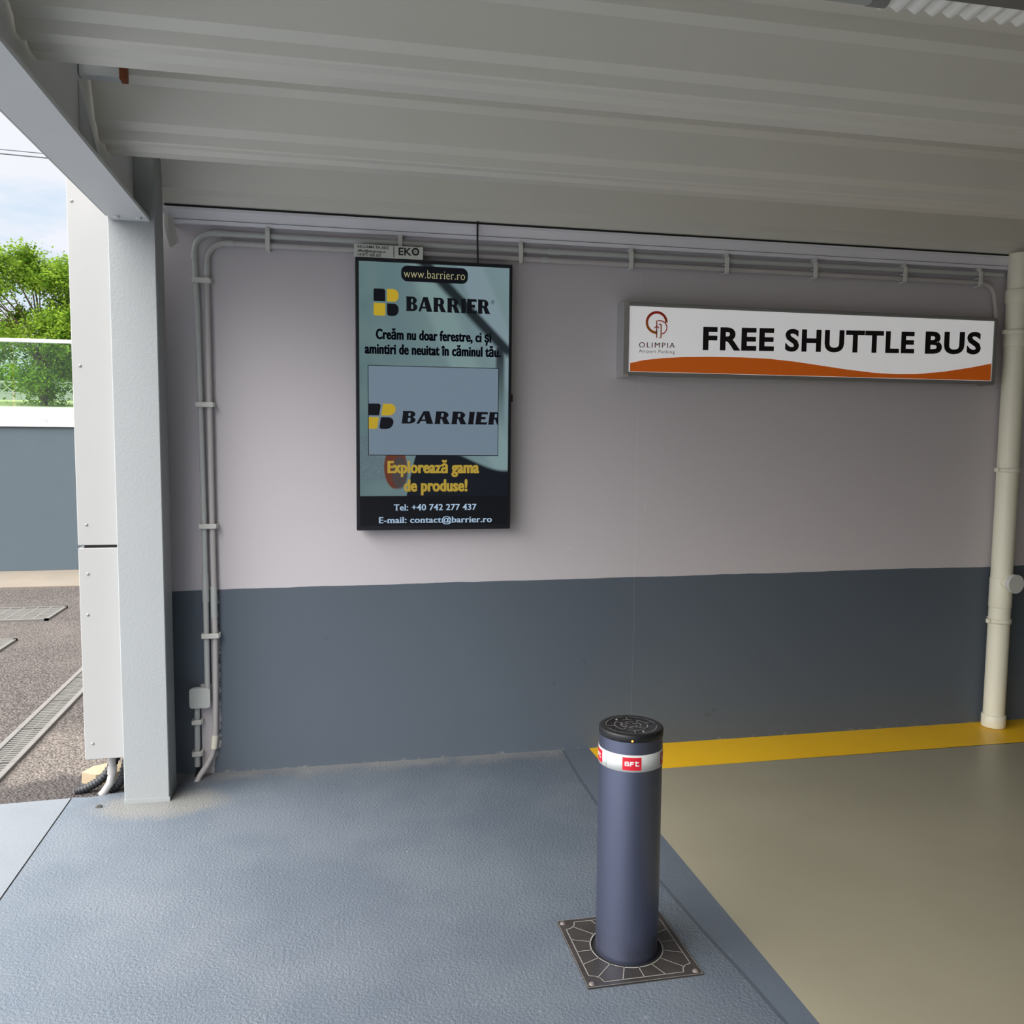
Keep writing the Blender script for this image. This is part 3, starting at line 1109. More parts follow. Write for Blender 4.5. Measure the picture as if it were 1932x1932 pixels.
def clip_v(xm, z, hw, label, group):
    mb = MB()
    mb.box((xm - hw, WY - .046, z - .011), (xm + hw, WY - .036, z + .011), bev=.002)
    mb.box((xm - hw, WY - .036, z - .009), (xm - hw + .006, WY, z + .009))
    mb.box((xm + hw - .006, WY - .036, z - .009), (xm + hw + .004, WY, z + .009))
    o = mb.build('pipe_clip', M['clip'], loc=(xm, WY, z))
    tag(o, label, 'clip', group)


gv = 'double clips on the rising conduits'
clip_v(-.529, 2.215, .038, 'topmost pale double clip on the rising conduits, below the bends', gv)
clip_v(-.527, 1.680, .038, 'second pale double clip down the rising conduits', gv)
clip_v(-.524, 1.143, .038, 'pale double clip on the rising conduits just above the paint line', gv)
clip_v(-.522, .648, .038, 'lowest pale double clip on the rising conduits, on the dark paint', gv)
clip_v(-.588, .255, .021, 'small single clip just below the junction box', 'single clips on the short conduit')
clip_v(-.590, .108, .021, 'small single clip lowest on the wall, near the floor', 'single clips on the short conduit')

# ================================================================== DOWNPIPE
DX, DY, DR = 3.552, 4.008, .054
e = empty('downpipe', (DX, DY, 0), 'cream plastic downpipe on the right end of the wall', 'pipe')
mb = MB()
mb.tube([(DX, DY, .05), (DX, DY, 2.529)], DR, 28)
mb.build('pipe', M['pvc'], e)


def sleeve(name, z0, z1, dr, mt=M['pvc']):
    mb = MB()
    mb.lathe([(DR, z0), (DR + dr * .6, z0), (DR + dr, z0 + .004), (DR + dr, z1 - .004), (DR + dr * .6, z1), (DR, z1), (DR, z0)], (DX, DY, 0), 28)
    return mb.build(name, mt, e)


sleeve('base_sleeve', .0, .068, .007)
sleeve('coupling', 2.275, 2.345, .006)
sleeve('coupling', 2.05, 2.115, .006)
sleeve('coupling', .66, .82, .0025)
mb = MB()
mb.tube([(DX, DY, 2.165), (DX + .06, DY - .01, 2.235), (DX + .16, DY - .03, 2.36), (DX + .30, DY - .05, 2.529)], .046, 24)
mb.build('branch', M['pvc'], e)
mb = MB()
mb.tube([(DX, DY, .800), (DX + .004, DY - .075, .800)], .044, 28)
tee = mb.build('inspection_tee', M['pvc'], e)
mb = MB()
mb.tube([(DX + .004, DY - .074, .800), (DX + .006, DY - .100, .800)], .050, 28)
mb.build('cap', M['clip'], tee)
for z in (2.125, 1.40, .585):
    mb = MB()
    mb.lathe([(DR, z - .012), (DR + .006, z - .012), (DR + .006, z + .012), (DR, z + .012), (DR, z - .012)], (DX, DY, 0), 28)
    mb.box((DX - .012, DY + DR, z - .01), (DX + .012, WY, z + .01))
    mb.box((DX - DR - .022, DY - .012, z - .011), (DX - DR + .002, DY + .012, z + .011), bev=.003)
    mb.build('wall_clamp', M['pvc'], e)

# ================================================================== ADVERT DISPLAY
SX0, SX1, SZ0, SZ1, SY = .128, .842, 1.119, 2.342, 4.012
e = empty('advert_display', ((SX0 + SX1) / 2, WY, SZ0), 'tall black advert display with yellow and black lettering, on the lilac wall', 'display')
mb = MB()
mb.box((SX0, SY, SZ0), (SX1, 4.060, SZ1), bev=.003)
mb.build('housing', M['black'], e)
mb = MB()
mb.box((.30, 4.060, 1.5), (.67, WY, 2.0))
mb.build('wall_bracket', M['black'], e)
mb = MB()
mb.box((SX1 - .001, 4.02, 1.715), (SX1 + .008, 4.045, 1.75))
mb.build('button', M['black'], e)
AX0, AZ0 = SX0 + .015, SZ0 + .022
mb = MB()
mb.box((AX0, SY - .0015, AZ0), (AX0 + AD_W, SY, AZ0 + AD_H))
scr = mb.build('screen', M['ad'], e, loc=(AX0, SY, AZ0))
YP = SY - .0028
A = lambda px, py: at(px, py, 'y', YP)


def lines(name, txt, pl, pr, pcap, mt, **kw):
    """pl / pr: pixel of the left and right end of the base line, pcap: pixel height of the capitals"""
    a, b = A(*pl), A(*pr)
    h = A(pl[0], pl[1] - pcap).z - a.z
    return text(name, txt, a.x, b.x, (a.z + b.z) / 2, h, YP - kw.pop('lift', 0), mt, scr, th=.001, **kw)


# address pill
a, b = A(757, 532), A(883, 504)
mb = MB()
mb.plate(rrect(a.x, a.z + .004, b.x, b.z - .006, .028, 10), YP + .0005, .0008)
mb.build('address_pill', M['px_black'], scr)
lines('address_lettering', 'www.barrier.ro', (762, 524), (877, 528), 17, M['px_cream'], serif=.045, bold=-.016, space=1.05, lift=.0008)


def logo(px0, py0, px1, py1, shear=0.0, x_min=None, x_max=None):
    """four petals: black, yellow over yellow, black"""
    a, b = A(px0, py1), A(px1, py0)
    w, h = b.x - a.x, b.z - a.z
    g_ = .035
    for (u0, u1, w0, w1, r, mt) in ((0, .5 - g_, .5 + g_, 1, (0, 0, .1, .06), 'px_black'), (.5 + g_, 1, .5 + g_, 1, (0, .2, .22, 0), 'px_yellow'),
                                    (0, .5 - g_, 0, .5 - g_, (.06, .06, 0, 0), 'px_yellow'), (.5 + g_, 1, 0, .5 - g_, (.1, .22, .2, 0), 'px_black')):
        poly = rrect(u0, w0, u1, w1, r, 5)
        P = []
        for u, q in poly:
            x = a.x + u * w + shear * (q - .5) * h
            if x_min is not None:
                x = max(x, x_min)
            P.append((x, a.z + q * h))
        mb = MB()
        mb.plate(P, YP - .0008, .0008)
        mb.build('logo_petal', M[mt], scr)




def brand(pl, pr, pcap, shear=0.0, clip=None):
    """BARRIER in heavy flared capitals"""
    arc_ = lambda cx, cz, rx, rz, a0, a1, n=9: [(cx + rx * math.cos(math.radians(a0 + (a1 - a0) * k / n)), cz + rz * math.sin(math.radians(a0 + (a1 - a0) * k / n))) for k in range(n + 1)]
    gl = {
        'B': (.84, [[(0, 0), (.46, 0)] + arc_(.46, .275, .38, .275, -90, 62) + arc_(.46, .74, .33, .26, -55, 90) + [(.46, 1), (0, 1), (.03, .9), (.03, .1)], rrect(.37, .60, .50, .85, .05), rrect(.37, .15, .53, .46, .06)]),
        'A': (1.02, [[(0, 0), (.17, 0), (.25, .21), (.56, .21), (.61, 0), (1.02, 0), (.69, 1), (.35, 1)], [(.30, .34), (.51, .34), (.42, .72)]]),
        'R': (.96, [[(0, 0), (.38, 0), (.35, .12), (.35, .42), (.42, .42), (.58, 0), (.98, 0), (.92, .06), (.72, .46)] + arc_(.46, .71, .35, .29, -45, 90) + [(.46, 1), (0, 1), (.03, .9), (.03, .1)], rrect(.36, .56, .51, .86, .05)]),
        'I': (.38, [[(0, 0), (.38, 0), (.35, .1), (.35, .9), (.38, 1), (0, 1), (.03, .9), (.03, .1)]]),
        'E': (.74, [[(0, 0), (.74, 0), (.76, .24), (.70, .18), (.36, .18), (.36, .41), (.62, .41), (.62, .61), (.36, .61), (.36, .82), (.68, .82), (.73, .77), (.72, 1), (0, 1), (.03, .9), (.03, .1)]]),
    }
    a, b_ = A(*pl), A(*pr)
    h = A(pl[0], pl[1] - pcap).z - a.z
    z0 = (a.z + b_.z) / 2
    total = sum(gl[c][0] for c in 'BARRIER') + .07 * 6
    k = (b_.x - a.x) / total
    x = a.x
    mb = MB()
    for c in 'BARRIER':
        w, polys = gl[c]
        flat = [p for q in polys for p in q]
        tri = tessellate_polygon([[Vector((p[0], p[1], 0)) for p in q] for q in polys])
        vs = []
        for p in flat:
            X = x + p[0] * k + shear * p[1] * h
            if clip is not None:
                X = min(X, clip)
            vs.append((X, YP - .0012, z0 + p[1] * h))
        mb.add(vs, tri)
        x += (w + .07) * k
    return mb.build('brand_lettering', M['px_black'], scr)


logo(705, 546, 752, 595)
brand((766, 588), (925, 591.5), 27.5)
lines('registered_mark', '®', (926.5, 574), (933, 574), 8, M['px_black'])
lines('slogan_lettering', 'Creăm nu doar ferestre, ci și', (709, 640), (927, 645), 19.5, M['px_black'], bold=.022, xbold=.040, space=1.06)
lines('slogan_lettering', 'amintiri de neuitat în căminul tău.', (688, 667), (945, 673), 19.5, M['px_black'], bold=.022, xbold=.040, space=1.06)
a, b = A(696, 858), A(940, 696)
mb = MB()
mb.box((a.x - .003, YP, a.z - .003), (b.x + .003, SY - .0015, b.z + .003))
mb.build('inset_border', M['px_black'], scr)
mb = MB()
mb.box((a.x, YP - .0008, a.z), (b.x, YP, b.z))
mb.build('inset_picture', M['px_inset'], scr)
YP -= .0016
logo(690, 762, 744, 809, shear=.16, x_min=a.x)
brand((757, 799), (949, 801.5), 24, shear=.12, clip=b.x + .0015)
YP += .0016
lines('call_lettering', 'Explorează gama', (731, 892), (904, 892), 23, M['px_gold'], bold=.022, xbold=.036, space=1.05, lift=.0004)
lines('call_lettering', 'de produse!', (762, 926), (882, 927), 23, M['px_gold'], bold=.022, xbold=.036, space=1.05, lift=.0004)
lines('contact_lettering', 'Tel: +40 742 277 437', (743, 963), (899, 962), 12, M['px_blue'], bold=.004, xbold=.022, serif=.05, space=1.05)
lines('contact_lettering', 'E-mail: contact@barrier.ro', (715, 987), (928, 985), 12, M['px_blue'], bold=.004, xbold=.022, serif=.05, space=1.05)

# cable from the deck to the display
mb = MB()
p0, p1 = at(901, 428, 'y', 4.024), at(901.5, 494, 'y', 4.024)
mb.tube([(p0.x, 4.024, 2.5295), (p0.x, 4.024, 2.45), (p1.x, 4.024, 2.3425)], .0042, 8)
o = mb.build('power_cable', M['cable'], loc=(p0.x, 4.024, 2.34))
tag(o, 'thin black cable dropping from the deck to the display top', 'cable')

# contact plate on top of the display
EX0, EX1, EZ0, EZ1, EY = .122, .428, 2.3425, 2.397, 4.004
e = empty('contact_plate', ((EX0 + EX1) / 2, EY, EZ0), 'small ivory plate reading EKO standing on the top left of the display', 'plate')
mb = MB()
mb.box((EX0, EY, EZ0), (EX1, EY + .010, EZ1), bev=.001)
pl = mb.build('board', M['eko'], e)
YE = EY - .001
B_ = lambda px, py: at(px, py, 'y', YE)


def eko(txt, l, r, cap, mt=M['ink'], **kw):
    a, b = B_(*l), B_(*r)
    h = B_(l[0], l[1] - cap).z - a.z
    return text('lettering', txt, a.x, b.x, (a.z + b.z) / 2, h, YE, mt, e, **kw)


eko('RECLAMA TA AICI', (674.5, 467.5), (733, 469.5), 5, serif=.04, bold=.01)
eko('office@ekogroup.ro', (674.5, 475), (727.5, 477), 5, serif=.04, bold=.01)
eko('+4 0771 305 303', (674.5, 482.5), (718, 484), 5, serif=.04, bold=.01)
mb = MB()
a, b = B_(742.5, 486), B_(743.6, 465)
mb.box((a.x, YE, a.z), (b.x, EY, b.z))
mb.build('divider', M['ink'], e)
eko('EK', (752, 481), (776.5, 482), 14.5, bold=.018)
c = B_(784, 475)
mb = MB()
ro, ri = .0172, .0095
vs = []
n = 24
for k in range(n):
    t = 2 * PI * k / n
    vs += [(c.x + ro * math.cos(t), YE, c.z + ro * math.sin(t)), (c.x + ri * math.cos(t), YE, c.z + ri * math.sin(t))]
mb.add(vs, [(2 * k, 2 * ((k + 1) % n), 2 * ((k + 1) % n) + 1, 2 * k + 1) for k in range(n)])
mb.plate([(c.x - .006, c.z + .005), (c.x, c.z - .004), (c.x + .007, c.z + .004), (c.x + .001, c.z + .001)], YE, .0008)
mb.build('emblem', M['ink'], e)

# ================================================================== SHUTTLE SIGN
FY = 3.985
e = empty('shuttle_sign', (2.39, WY, 1.85), 'long white sign reading FREE SHUTTLE BUS with an orange wave, right half of the wall', 'sign')
mb = MB()
mb.box((1.40, FY + .012, 1.856), (3.40, WY, 2.182))
mb.build('case', M['alu_dull'], e)
mb = MB()
mb.prism(rrect(FY - .006, 1.842, WY, 2.194, (.016, .002, .002, .016)), lambda p: (1.376, p[0], p[1]), lambda p: (1.402, p[0], p[1]))
mb.build('end_cap', M['alu'], e)
mb = MB()
mb.prism(rrect(FY - .004, 1.846, WY, 2.192, (.016, .002, .002, .016)), lambda p: (3.399, p[0], p[1]), lambda p: (3.418, p[0], p[1]))
mb.build('end_cap', M['alu_dull'], e)
for z0, z1 in ((2.174, 2.192), (1.846, 1.866)):
    mb = MB()
    mb.box((1.402, FY - .003, z0), (3.399, FY + .02, z1), bev=.003)
    mb.build('rail', M['alu_dull'], e)
ZF0, ZF1 = 1.866, 2.175
mb = MB()
mb.box((1.403, FY, ZF0), (3.398, FY + .012, ZF1))
face = mb.build('face', M['signwhite'], e)
YS = FY - .001
C_ = lambda px, py: at(px, py, 'y', YS)
# orange wave
pts = [(1189, 686), (1215, 680), (1250, 676), (1290, 673.5), (1340, 672.5), (1400, 673), (1450, 675), (1500, 680), (1550, 687), (1600, 694), (1650, 699.5), (1690, 701.5), (1730, 701), (1780, 696), (1830, 688), (1871, 679.5)]
poly = [(1.404, ZF0 + .002)]
top = []
for px, py in pts:
    p = C_(px, py)
    # the photo's sign runs a hair out of level; the wave is measured from its own lower edge
    base = C_(px, 701 + (px - 1189) * 10.5 / 682).z
    top.append((min(max(p.x, 1.404), 3.397), ZF0 + .003 + max(p.z - base, .0)))
poly = top[::-1] + [(1.404, ZF0 + .002), (3.397, ZF0 + .002)]
mb = MB()
for (a, b) in zip(top[:-1], top[1:]):
    mb.plate([(a[0], ZF0 + .002), (b[0], ZF0 + .002), (b[0], b[1]), (a[0], a[1])], YS, .0008)
mb.build('orange_wave', M['orange'], face)


def sgn(name, txt, l, r, cap, mt, **kw):
    a, b = C_(*l), C_(*r)
    h = C_(l[0], l[1] - cap).z - a.z
    return text(name, txt, a.x, b.x, a.z, h, YS, mt, face, rise=(b.z - a.z) / (b.x - a.x), **kw)


sgn('lettering', 'FREE', (1326, 658.5), (1460, 660.5), 42.5, M['ink'], bold=.034, space=1.10)
sgn('lettering', 'SHUTTLE', (1481, 661), (1724.5, 665), 41, M['ink'], bold=.034, space=1.10)
sgn('lettering', 'BUS', (1745, 665.5), (1850, 666.5), 41, M['ink'], bold=.034, space=1.10)
sgn('logo_lettering', 'OLIMPIA', (1205.5, 655.5), (1273, 656.5), 10.5, M['inkred'], bold=-.008, xbold=.010, space=1.25)
sgn('logo_lettering', 'Airport Parking', (1205.5, 665), (1273, 667), 6.5, M['inkgrey'], bold=-.004, space=1.12)


def stroke(path, w, mt, name):
    """flat stroke of width w along points of the sign face given in pixels"""
    P = [C_(*q) for q in path]
    mb = MB()
    L_, R_ = [], []
    for i, p in enumerate(P):
        a = P[max(i - 1, 0)]
        b = P[min(i + 1, len(P) - 1)]
        t = Vector((b.x - a.x, b.z - a.z)).normalized()
        nn = Vector((-t.y, t.x)) * (w / 2)
        L_.append((p.x + nn.x, YS, p.z + nn.y))
        R_.append((p.x - nn.x, YS, p.z - nn.y))
    k = len(P)
    mb.add(L_ + R_, [(i, i + 1, i + 1 + k, i + k) for i in range(k - 1)])
    return mb.build(name, mt, face)


def mat_emblem():
    mt = bpy.data.materials.new('emblem_red_to_orange')
    mt.use_nodes = True
    nt = mt.node_tree
    g = G(nt)
    v, x, y, z = g.coords()
    f = g.step(z, .20, .31)
    b = nt.nodes['Principled BSDF']
    nt.links.new(g.mix(f, (.55, .16, .02), (.50, .02, .015)), b.inputs['Base Color'])
    b.inputs['Roughness'].default_value = .4
    return mt


ME = mat_emblem()
ring = [(1239 + 18.4 * math.cos(t), 608.5 - 19.2 * math.sin(t)) for t in [(-1.55 - 4.75 * k / 30) for k in range(31)]]
stroke(ring, .0125, ME, 'emblem')
stroke([(1239, 625), (1239, 605), (1243, 605), (1249, 605.5), (1255, 609), (1258.5, 616), (1257.5, 623), (1253, 628.5), (1248.5, 630)], .0055, M['inkred'], 'emblem')
stroke([(1239, 637.5), (1239, 622)], .006, ME, 'emblem')
stroke([(1243, 612), (1247, 612), (1247.5, 612.5), (1247, 637), (1243.5, 637.5)], .006, ME, 'emblem')
stroke([(1234.5, 619), (1239, 615), (1243.5, 619)], .005, M['inkred'], 'emblem')

# ================================================================== BOLLARD
BX, BY, BR, BH = .880, 2.410, .0945, .698
e = empty('bollard', (BX, BY, 0), 'blue grey rising bollard with black cap standing on the floor in front', 'bollard')
mb = MB()
# black rim of the cap starts at the LED line
mb.lathe([(BR, -.05), (BR, .6745)], (BX, BY, 0), 72)
post = mb.build('post', M['bollard'], e)
mb = MB()
mb.lathe([(BR, .6745), (BR + .0012, .6755), (BR + .0012, .6925), (BR, .6955), (BR - .0035, BH), (BR - .017, BH), (BR - .0185, BH - .002), (.003, BH - .002), (0, BH - .002)], (BX, BY, 0), 72)
cap = mb.build('cap', M['cap'], e)
# raised pattern on the cap


def ring_seg(r, w, a0, a1, z, mbx, h=.0012):
    n = max(3, int(abs(a1 - a0) / .12))
    vs = []
    for k in range(n + 1):
        a = a0 + (a1 - a0) * k / n
        for rr in (r - w / 2, r + w / 2):
            vs.append((BX + rr * math.cos(a), BY + rr * math.sin(a), z + h))
    mbx.add(vs, [(2 * k, 2 * k + 1, 2 * k + 3, 2 * k + 2) for k in range(n)])


def spoke(r0, r1, a, w, z, mbx, h=.0012):
    d = Vector((math.cos(a), math.sin(a)))
    q = Vector((-d.y, d.x)) * w / 2
    vs = []
    for rr, sg in ((r0, 1), (r0, -1), (r1, -1), (r1, 1)):
        vs.append((BX + d.x * rr + q.x * sg, BY + d.y * rr + q.y * sg, z + h))
    mbx.add(vs, [(0, 1, 2, 3)])


mb = MB()
zc = BH - .002
for r, w, segs in ((.075, .0016, ((0, 1.35), (1.55, 2.9), (3.2, 4.45), (4.65, 6.1))), (.049, .0024, ((.1, .95), (1.2, 1.85), (2.3, 3.9), (4.1, 5.2), (5.5, 6.2))),
                   (.030, .0030, ((-.4, .5), (1.0, 1.7), (2.2, 3.6), (4.0, 4.6), (5.2, 5.6))), (.016, .0028, ((.3, 1.0), (1.6, 2.4), (2.9, 3.6), (4.3, 5.0), (5.5, 6.0)))):
    for a0, a1 in segs:
        ring_seg(r, w, a0, a1, zc, mb)
for k, a in enumerate((1.45, 2.35, 3.05, 3.9, 4.55, 5.35, .2, .75)):
    spoke(*((.049, .075) if k % 2 == 0 else (.030, .049)), a, .0022, zc, mb)
for a in (.5, 1.9, 2.7, 3.6, 4.3, 5.2):
    spoke(.016, .030, a, .0026, zc, mb)
tag(mb.build('cap_pattern', M['groove'], cap), 'worn pale lines on the cap')
for a in (2.0, 5.0):
    mb = MB()
    mb.lathe([(0, .0022), (.003, .002), (.004, 0)], (BX + .062 * math.cos(a), BY + .062 * math.sin(a), zc), 10)
    mb.build('cap_screw', M['plateline'], cap)


def dirang(deg):
    """angle on the post, measured from the side that faces the viewer; positive to the right"""
    base = math.atan2(-BY, -BX)
    return base + math.radians(deg)


mb = MB()
for d in (3, 73, -67, 133, -127):
    a = dirang(d)
    q = Vector((BX + (BR + .0012) * math.cos(a), BY + (BR + .0012) * math.sin(a), .6805))
    mb = MB()
    n = 10
    dd = Vector((math.cos(a), math.sin(a), 0))
    tt = Vector((-dd.y, dd.x, 0))
    vs = [q + (tt * math.cos(2 * PI * k / n) + Vector((0, 0, 1)) * math.sin(2 * PI * k / n)) * .0032 for k in range(n)] + [q + dd * .0022]
    mb.add(vs, [(k, (k + 1) % n, n) for k in range(n)], 0, True)
    mb.build('warning_light', M['led'] if d == 3 else M['dark'], cap)
# white band and red squares
ZB0, ZB1 = .588, .638
mb = MB()
mb.lathe([(BR + .0002, ZB0), (BR + .0008, ZB0), (BR + .0008, ZB1), (BR + .0002, ZB1)], (BX, BY, 0), 72)
band = mb.build('reflective_band', M['bandwhite'], post)


def on_band(u, z, ang, dr):
    """u: metres along the circumference from the angle ang"""
    a = dirang(ang) + u / BR
    return (BX + (BR + dr) * math.cos(a), BY + (BR + dr) * math.sin(a), z)


def band_poly(mbx, poly, ang, dr):
    # fine vertical strips keep the sticker round
    us = [p[0] for p in poly]
    tri = tessellate_polygon([[Vector((p[0], p[1], 0)) for p in poly]])
    mbx.add([on_band(p[0], p[1], ang, dr) for p in poly], tri)


def band_rect(mbx, u0, z0, u1, z1, ang, dr):
    n = max(1, int((u1 - u0) / .005))
    vs = []
    for k in range(n + 1):
        u = u0 + (u1 - u0) * k / n
        vs += [on_band(u, z0, ang, dr), on_band(u, z1, ang, dr)]
    mbx.add(vs, [(2 * k, 2 * k + 2, 2 * k + 3, 2 * k + 1) for k in range(n)])


for ang in (3, -76, 82, 158, -150):
    mb = MB()
    band_rect(mb, -.0275, .5935, .0275, .6315, ang, .0012)
    o = mb.build('red_label', M['red'], band)
    # white letters B F t drawn with straight bars
    mb = MB()
    t = .0026
    zt, zb = .6195, .6065
    # B
    x = -.0205
    for (u0, z0, u1, z1) in ((x, zb, x + .0030, zt), (x, zt - t, x + .0115, zt), (x, (zt + zb) / 2 - t / 2, x + .0125, (zt + zb) / 2 + t / 2), (x, zb, x + .0125, zb + t),
                             (x + .0090, (zt + zb) / 2, x + .0115, zt), (x + .0100, zb, x + .0128, (zt + zb) / 2)):
        band_rect(mb, u0, z0, u1, z1, ang, .0018)
    # F
    x = -.0055
    for (u0, z0, u1, z1) in ((x, zb, x + .0032, zt), (x, zt - t, x + .0115, zt), (x, (zt + zb) / 2 - t / 2, x + .0095, (zt + zb) / 2 + t / 2)):
        band_rect(mb, u0, z0, u1, z1, ang, .0018)
    # t
    x = .0100
    for (u0, z0, u1, z1) in ((x, zb, x + .0032, zt + .002), (x - .001, zt - .0035, x + .0095, zt - .0008), (x, zb, x + .0110, zb + t)):
        band_rect(mb, u0, z0, u1, z1, ang, .0018)
    mb.build('label_lettering', M['white'], band)
mb = MB()
band_rect(mb, -.0004, ZB0, .0004, ZB1 - .012, -47, .0011)
mb.build('band_seam', M['dark'], band)

# base plate with round opening and radiating ridges
H_ = .1745
HR = .108
pe = MB()
n = 64
ring_, outer = [], []
for k in range(n):
    a = 2 * PI * k / n + PI / 4
    c_, s_ = math.cos(a), math.sin(a)
    ring_.append((BX + HR * c_, BY + HR * s_))
    q = H_ / max(abs(c_), abs(s_))
    outer.append((BX + q * c_, BY + q * s_))
zp = .004
vs = [(p[0], p[1], zp) for p in ring_] + [(p[0], p[1], zp) for p in outer] + [(p[0], p[1], -.05) for p in ring_] + [(p[0], p[1], -.01) for p in outer]
fs = []
for k in range(n):
    k2 = (k + 1) % n
    fs += [(k, k2, n + k2, n + k), (k, 2 * n + k, 2 * n + k2, k2), (n + k, n + k2, 3 * n + k2, 3 * n + k)]
pe.add(vs, fs)
plate = pe.build('base_plate', M['plate'], e)
mb = MB()
mb.lathe([(BR - .002, .0006), (HR + .001, .0006)], (BX, BY, 0), 48)
mb.build('shaft_opening', M['dark'], e)
mb = MB()


def bar(p, q, w, z):
    d = Vector((q[0] - p[0], q[1] - p[1]))
    nn = Vector((-d.y, d.x)).normalized() * w / 2
    mb.add([(p[0] + nn.x, p[1] + nn.y, z), (p[0] - nn.x, p[1] - nn.y, z), (q[0] - nn.x, q[1] - nn.y, z), (q[0] + nn.x, q[1] + nn.y, z)], [(0, 1, 2, 3)])


zr = zp + .0012
I_ = H_ - .018          # inner frame line
kk = .036               # cut at the corners for the screws
for sx, sy in ((1, 0), (0, 1), (-1, 0), (0, -1)):
    if sx:
        bar((BX + sx * I_, BY - I_ + kk), (BX + sx * I_, BY + I_ - kk), .003, zr)
    else:
        bar((BX - I_ + kk, BY + sy * I_), (BX + I_ - kk, BY + sy * I_), .003, zr)
for sx in (1, -1):
    for sy in (1, -1):
        cxx, cyy = BX + sx * I_, BY + sy * I_
        bar((cxx - sx * kk, cyy), (cxx - sx * kk * .85, cyy - sy * kk * .5), .003, zr)
        bar((cxx, cyy - sy * kk), (cxx - sx * kk * .5, cyy - sy * kk * .85), .003, zr)
        bar((cxx - sx * kk * .85, cyy - sy * kk * .5), (cxx - sx * kk * .5, cyy - sy * kk * .85), .003, zr)
for k in range(16):
    a = 2 * PI * k / 16
    c_, s_ = math.cos(a), math.sin(a)
    q = I_ / max(abs(c_), abs(s_))
    if q > I_ * 1.32:
        q = I_ * 1.195
    bar((BX + HR * c_, BY + HR * s_), (BX + q * c_, BY + q * s_), .0028, zr)
ring_seg(HR + .002, .004, 0, 2 * PI, zp, mb)
# outer rim line
for sx, sy in ((1, 0), (0, 1), (-1, 0), (0, -1)):
    o_ = H_ - .0015
    if sx:
        bar((BX + sx * o_, BY - o_), (BX + sx * o_, BY + o_), .0014, zr)
    else:
        bar((BX - o_, BY + sy * o_), (BX + o_, BY + sy * o_), .0014, zr)
mb.build('plate_ridges', M['plateline'], plate)
for sx in (1, -1):
    for sy in (1, -1):
        mb = MB()
        mb.lathe([(0, .005), (.006, .0045), (.009, .001), (.010, 0)], (BX + sx * (H_ - .017), BY + sy * (H_ - .017), zp), 14)
        mb.build('screw', M['screwmetal'], plate)

# ================================================================== SMALL THINGS AT THE COLUMN FOOT
def hose(pts, r, name, label, mt):
    # corrugated: many rings of alternating radius
    P = [Vector(p) for p in pts]
    fine = []
    for i in range(len(P) - 1):
        p0, p1, p2, p3 = P[max(i - 1, 0)], P[i], P[i + 1], P[min(i + 2, len(P) - 1)]
        for k in range(20):
            t = k / 20
            fine.append(.5 * ((2 * p1) + (-p0 + p2) * t + (2 * p0 - 5 * p1 + 4 * p2 - p3) * t * t + (-p0 + 3 * p1 - 3 * p2 + p3) * t ** 3))
    fine.append(P[-1])
    mb = MB()
    rad = [r if k % 4 < 2 else r * .84 for k in range(len(fine))]
    mb.tube(fine, r, 14, radii=rad)
    o = mb.build(name, mt, loc=P[0])
    tag(o, label, 'hose')


hose([(-1.085, 3.985, -.005), (-1.03, 3.99, .012), (-.975, 4.01, .045), (-.935, 4.05, .11), (-.915, 4.10, .20)], .020, 'corrugated_hose', 'black corrugated hose curving out onto the asphalt from under the white panel', M['hose'])
hose([(-.945, 3.975, -.01), (-.905, 3.99, .03), (-.882, 4.03, .10), (-.870, 4.07, .20)], .022, 'corrugated_hose', 'black corrugated hose close to the column, behind the pale pipe', M['hose'])
e = empty('drain_pipe_stub', (-.955, 3.95, 0), 'pale grey bent pipe coming down under the white panel by the column', 'pipe')
mb = MB()
mb.tube([(-.930, 3.975, .24), (-.930, 3.970, .10), (-.931, 3.962, .07), (-.938, 3.948, .035), (-.958, 3.930, .006), (-.970, 3.925, -.006)], .016, 16)
mb.build('pipe', M['stub'], e)
mb = MB()
mb.tube([(-.930, 3.971, .105), (-.931, 3.963, .072)], .0195, 16)
mb.build('coupling', M['stub'], e)
mb = MB()
mb.prism([(-1.09, 4.10), (-1.06, 4.17), (-.98, 4.21), (-.90, 4.17), (-.92, 4.08), (-1.02, 4.055)], lambda p: (p[0] * .985 - .015, p[1], .038), lambda p: (p[0], p[1], -.012))
o = mb.build('stone_slab', M['beige'], loc=(-1.0, 4.13, 0))
tag(o, 'flat beige stone on the asphalt under the white panel', 'stone')
random.seed(3)
p = at(188, 1523, 'z', 0)
mb = MB()
n = 9
mb.prism([(p.x + .016 * math.cos(2 * PI * k / n) * random.uniform(.7, 1.2), p.y + .012 * math.sin(2 * PI * k / n) * random.uniform(.7, 1.2)) for k in range(n)],
         lambda q: (q[0], q[1], -.001), lambda q: (p.x + (q[0] - p.x) * .5, p.y + (q[1] - p.y) * .5, .010))
o = mb.build('pebble', M['pebble'], loc=(p.x, p.y, 0))
tag(o, 'dark pebble on the pale slab left of the column foot', 'pebble')

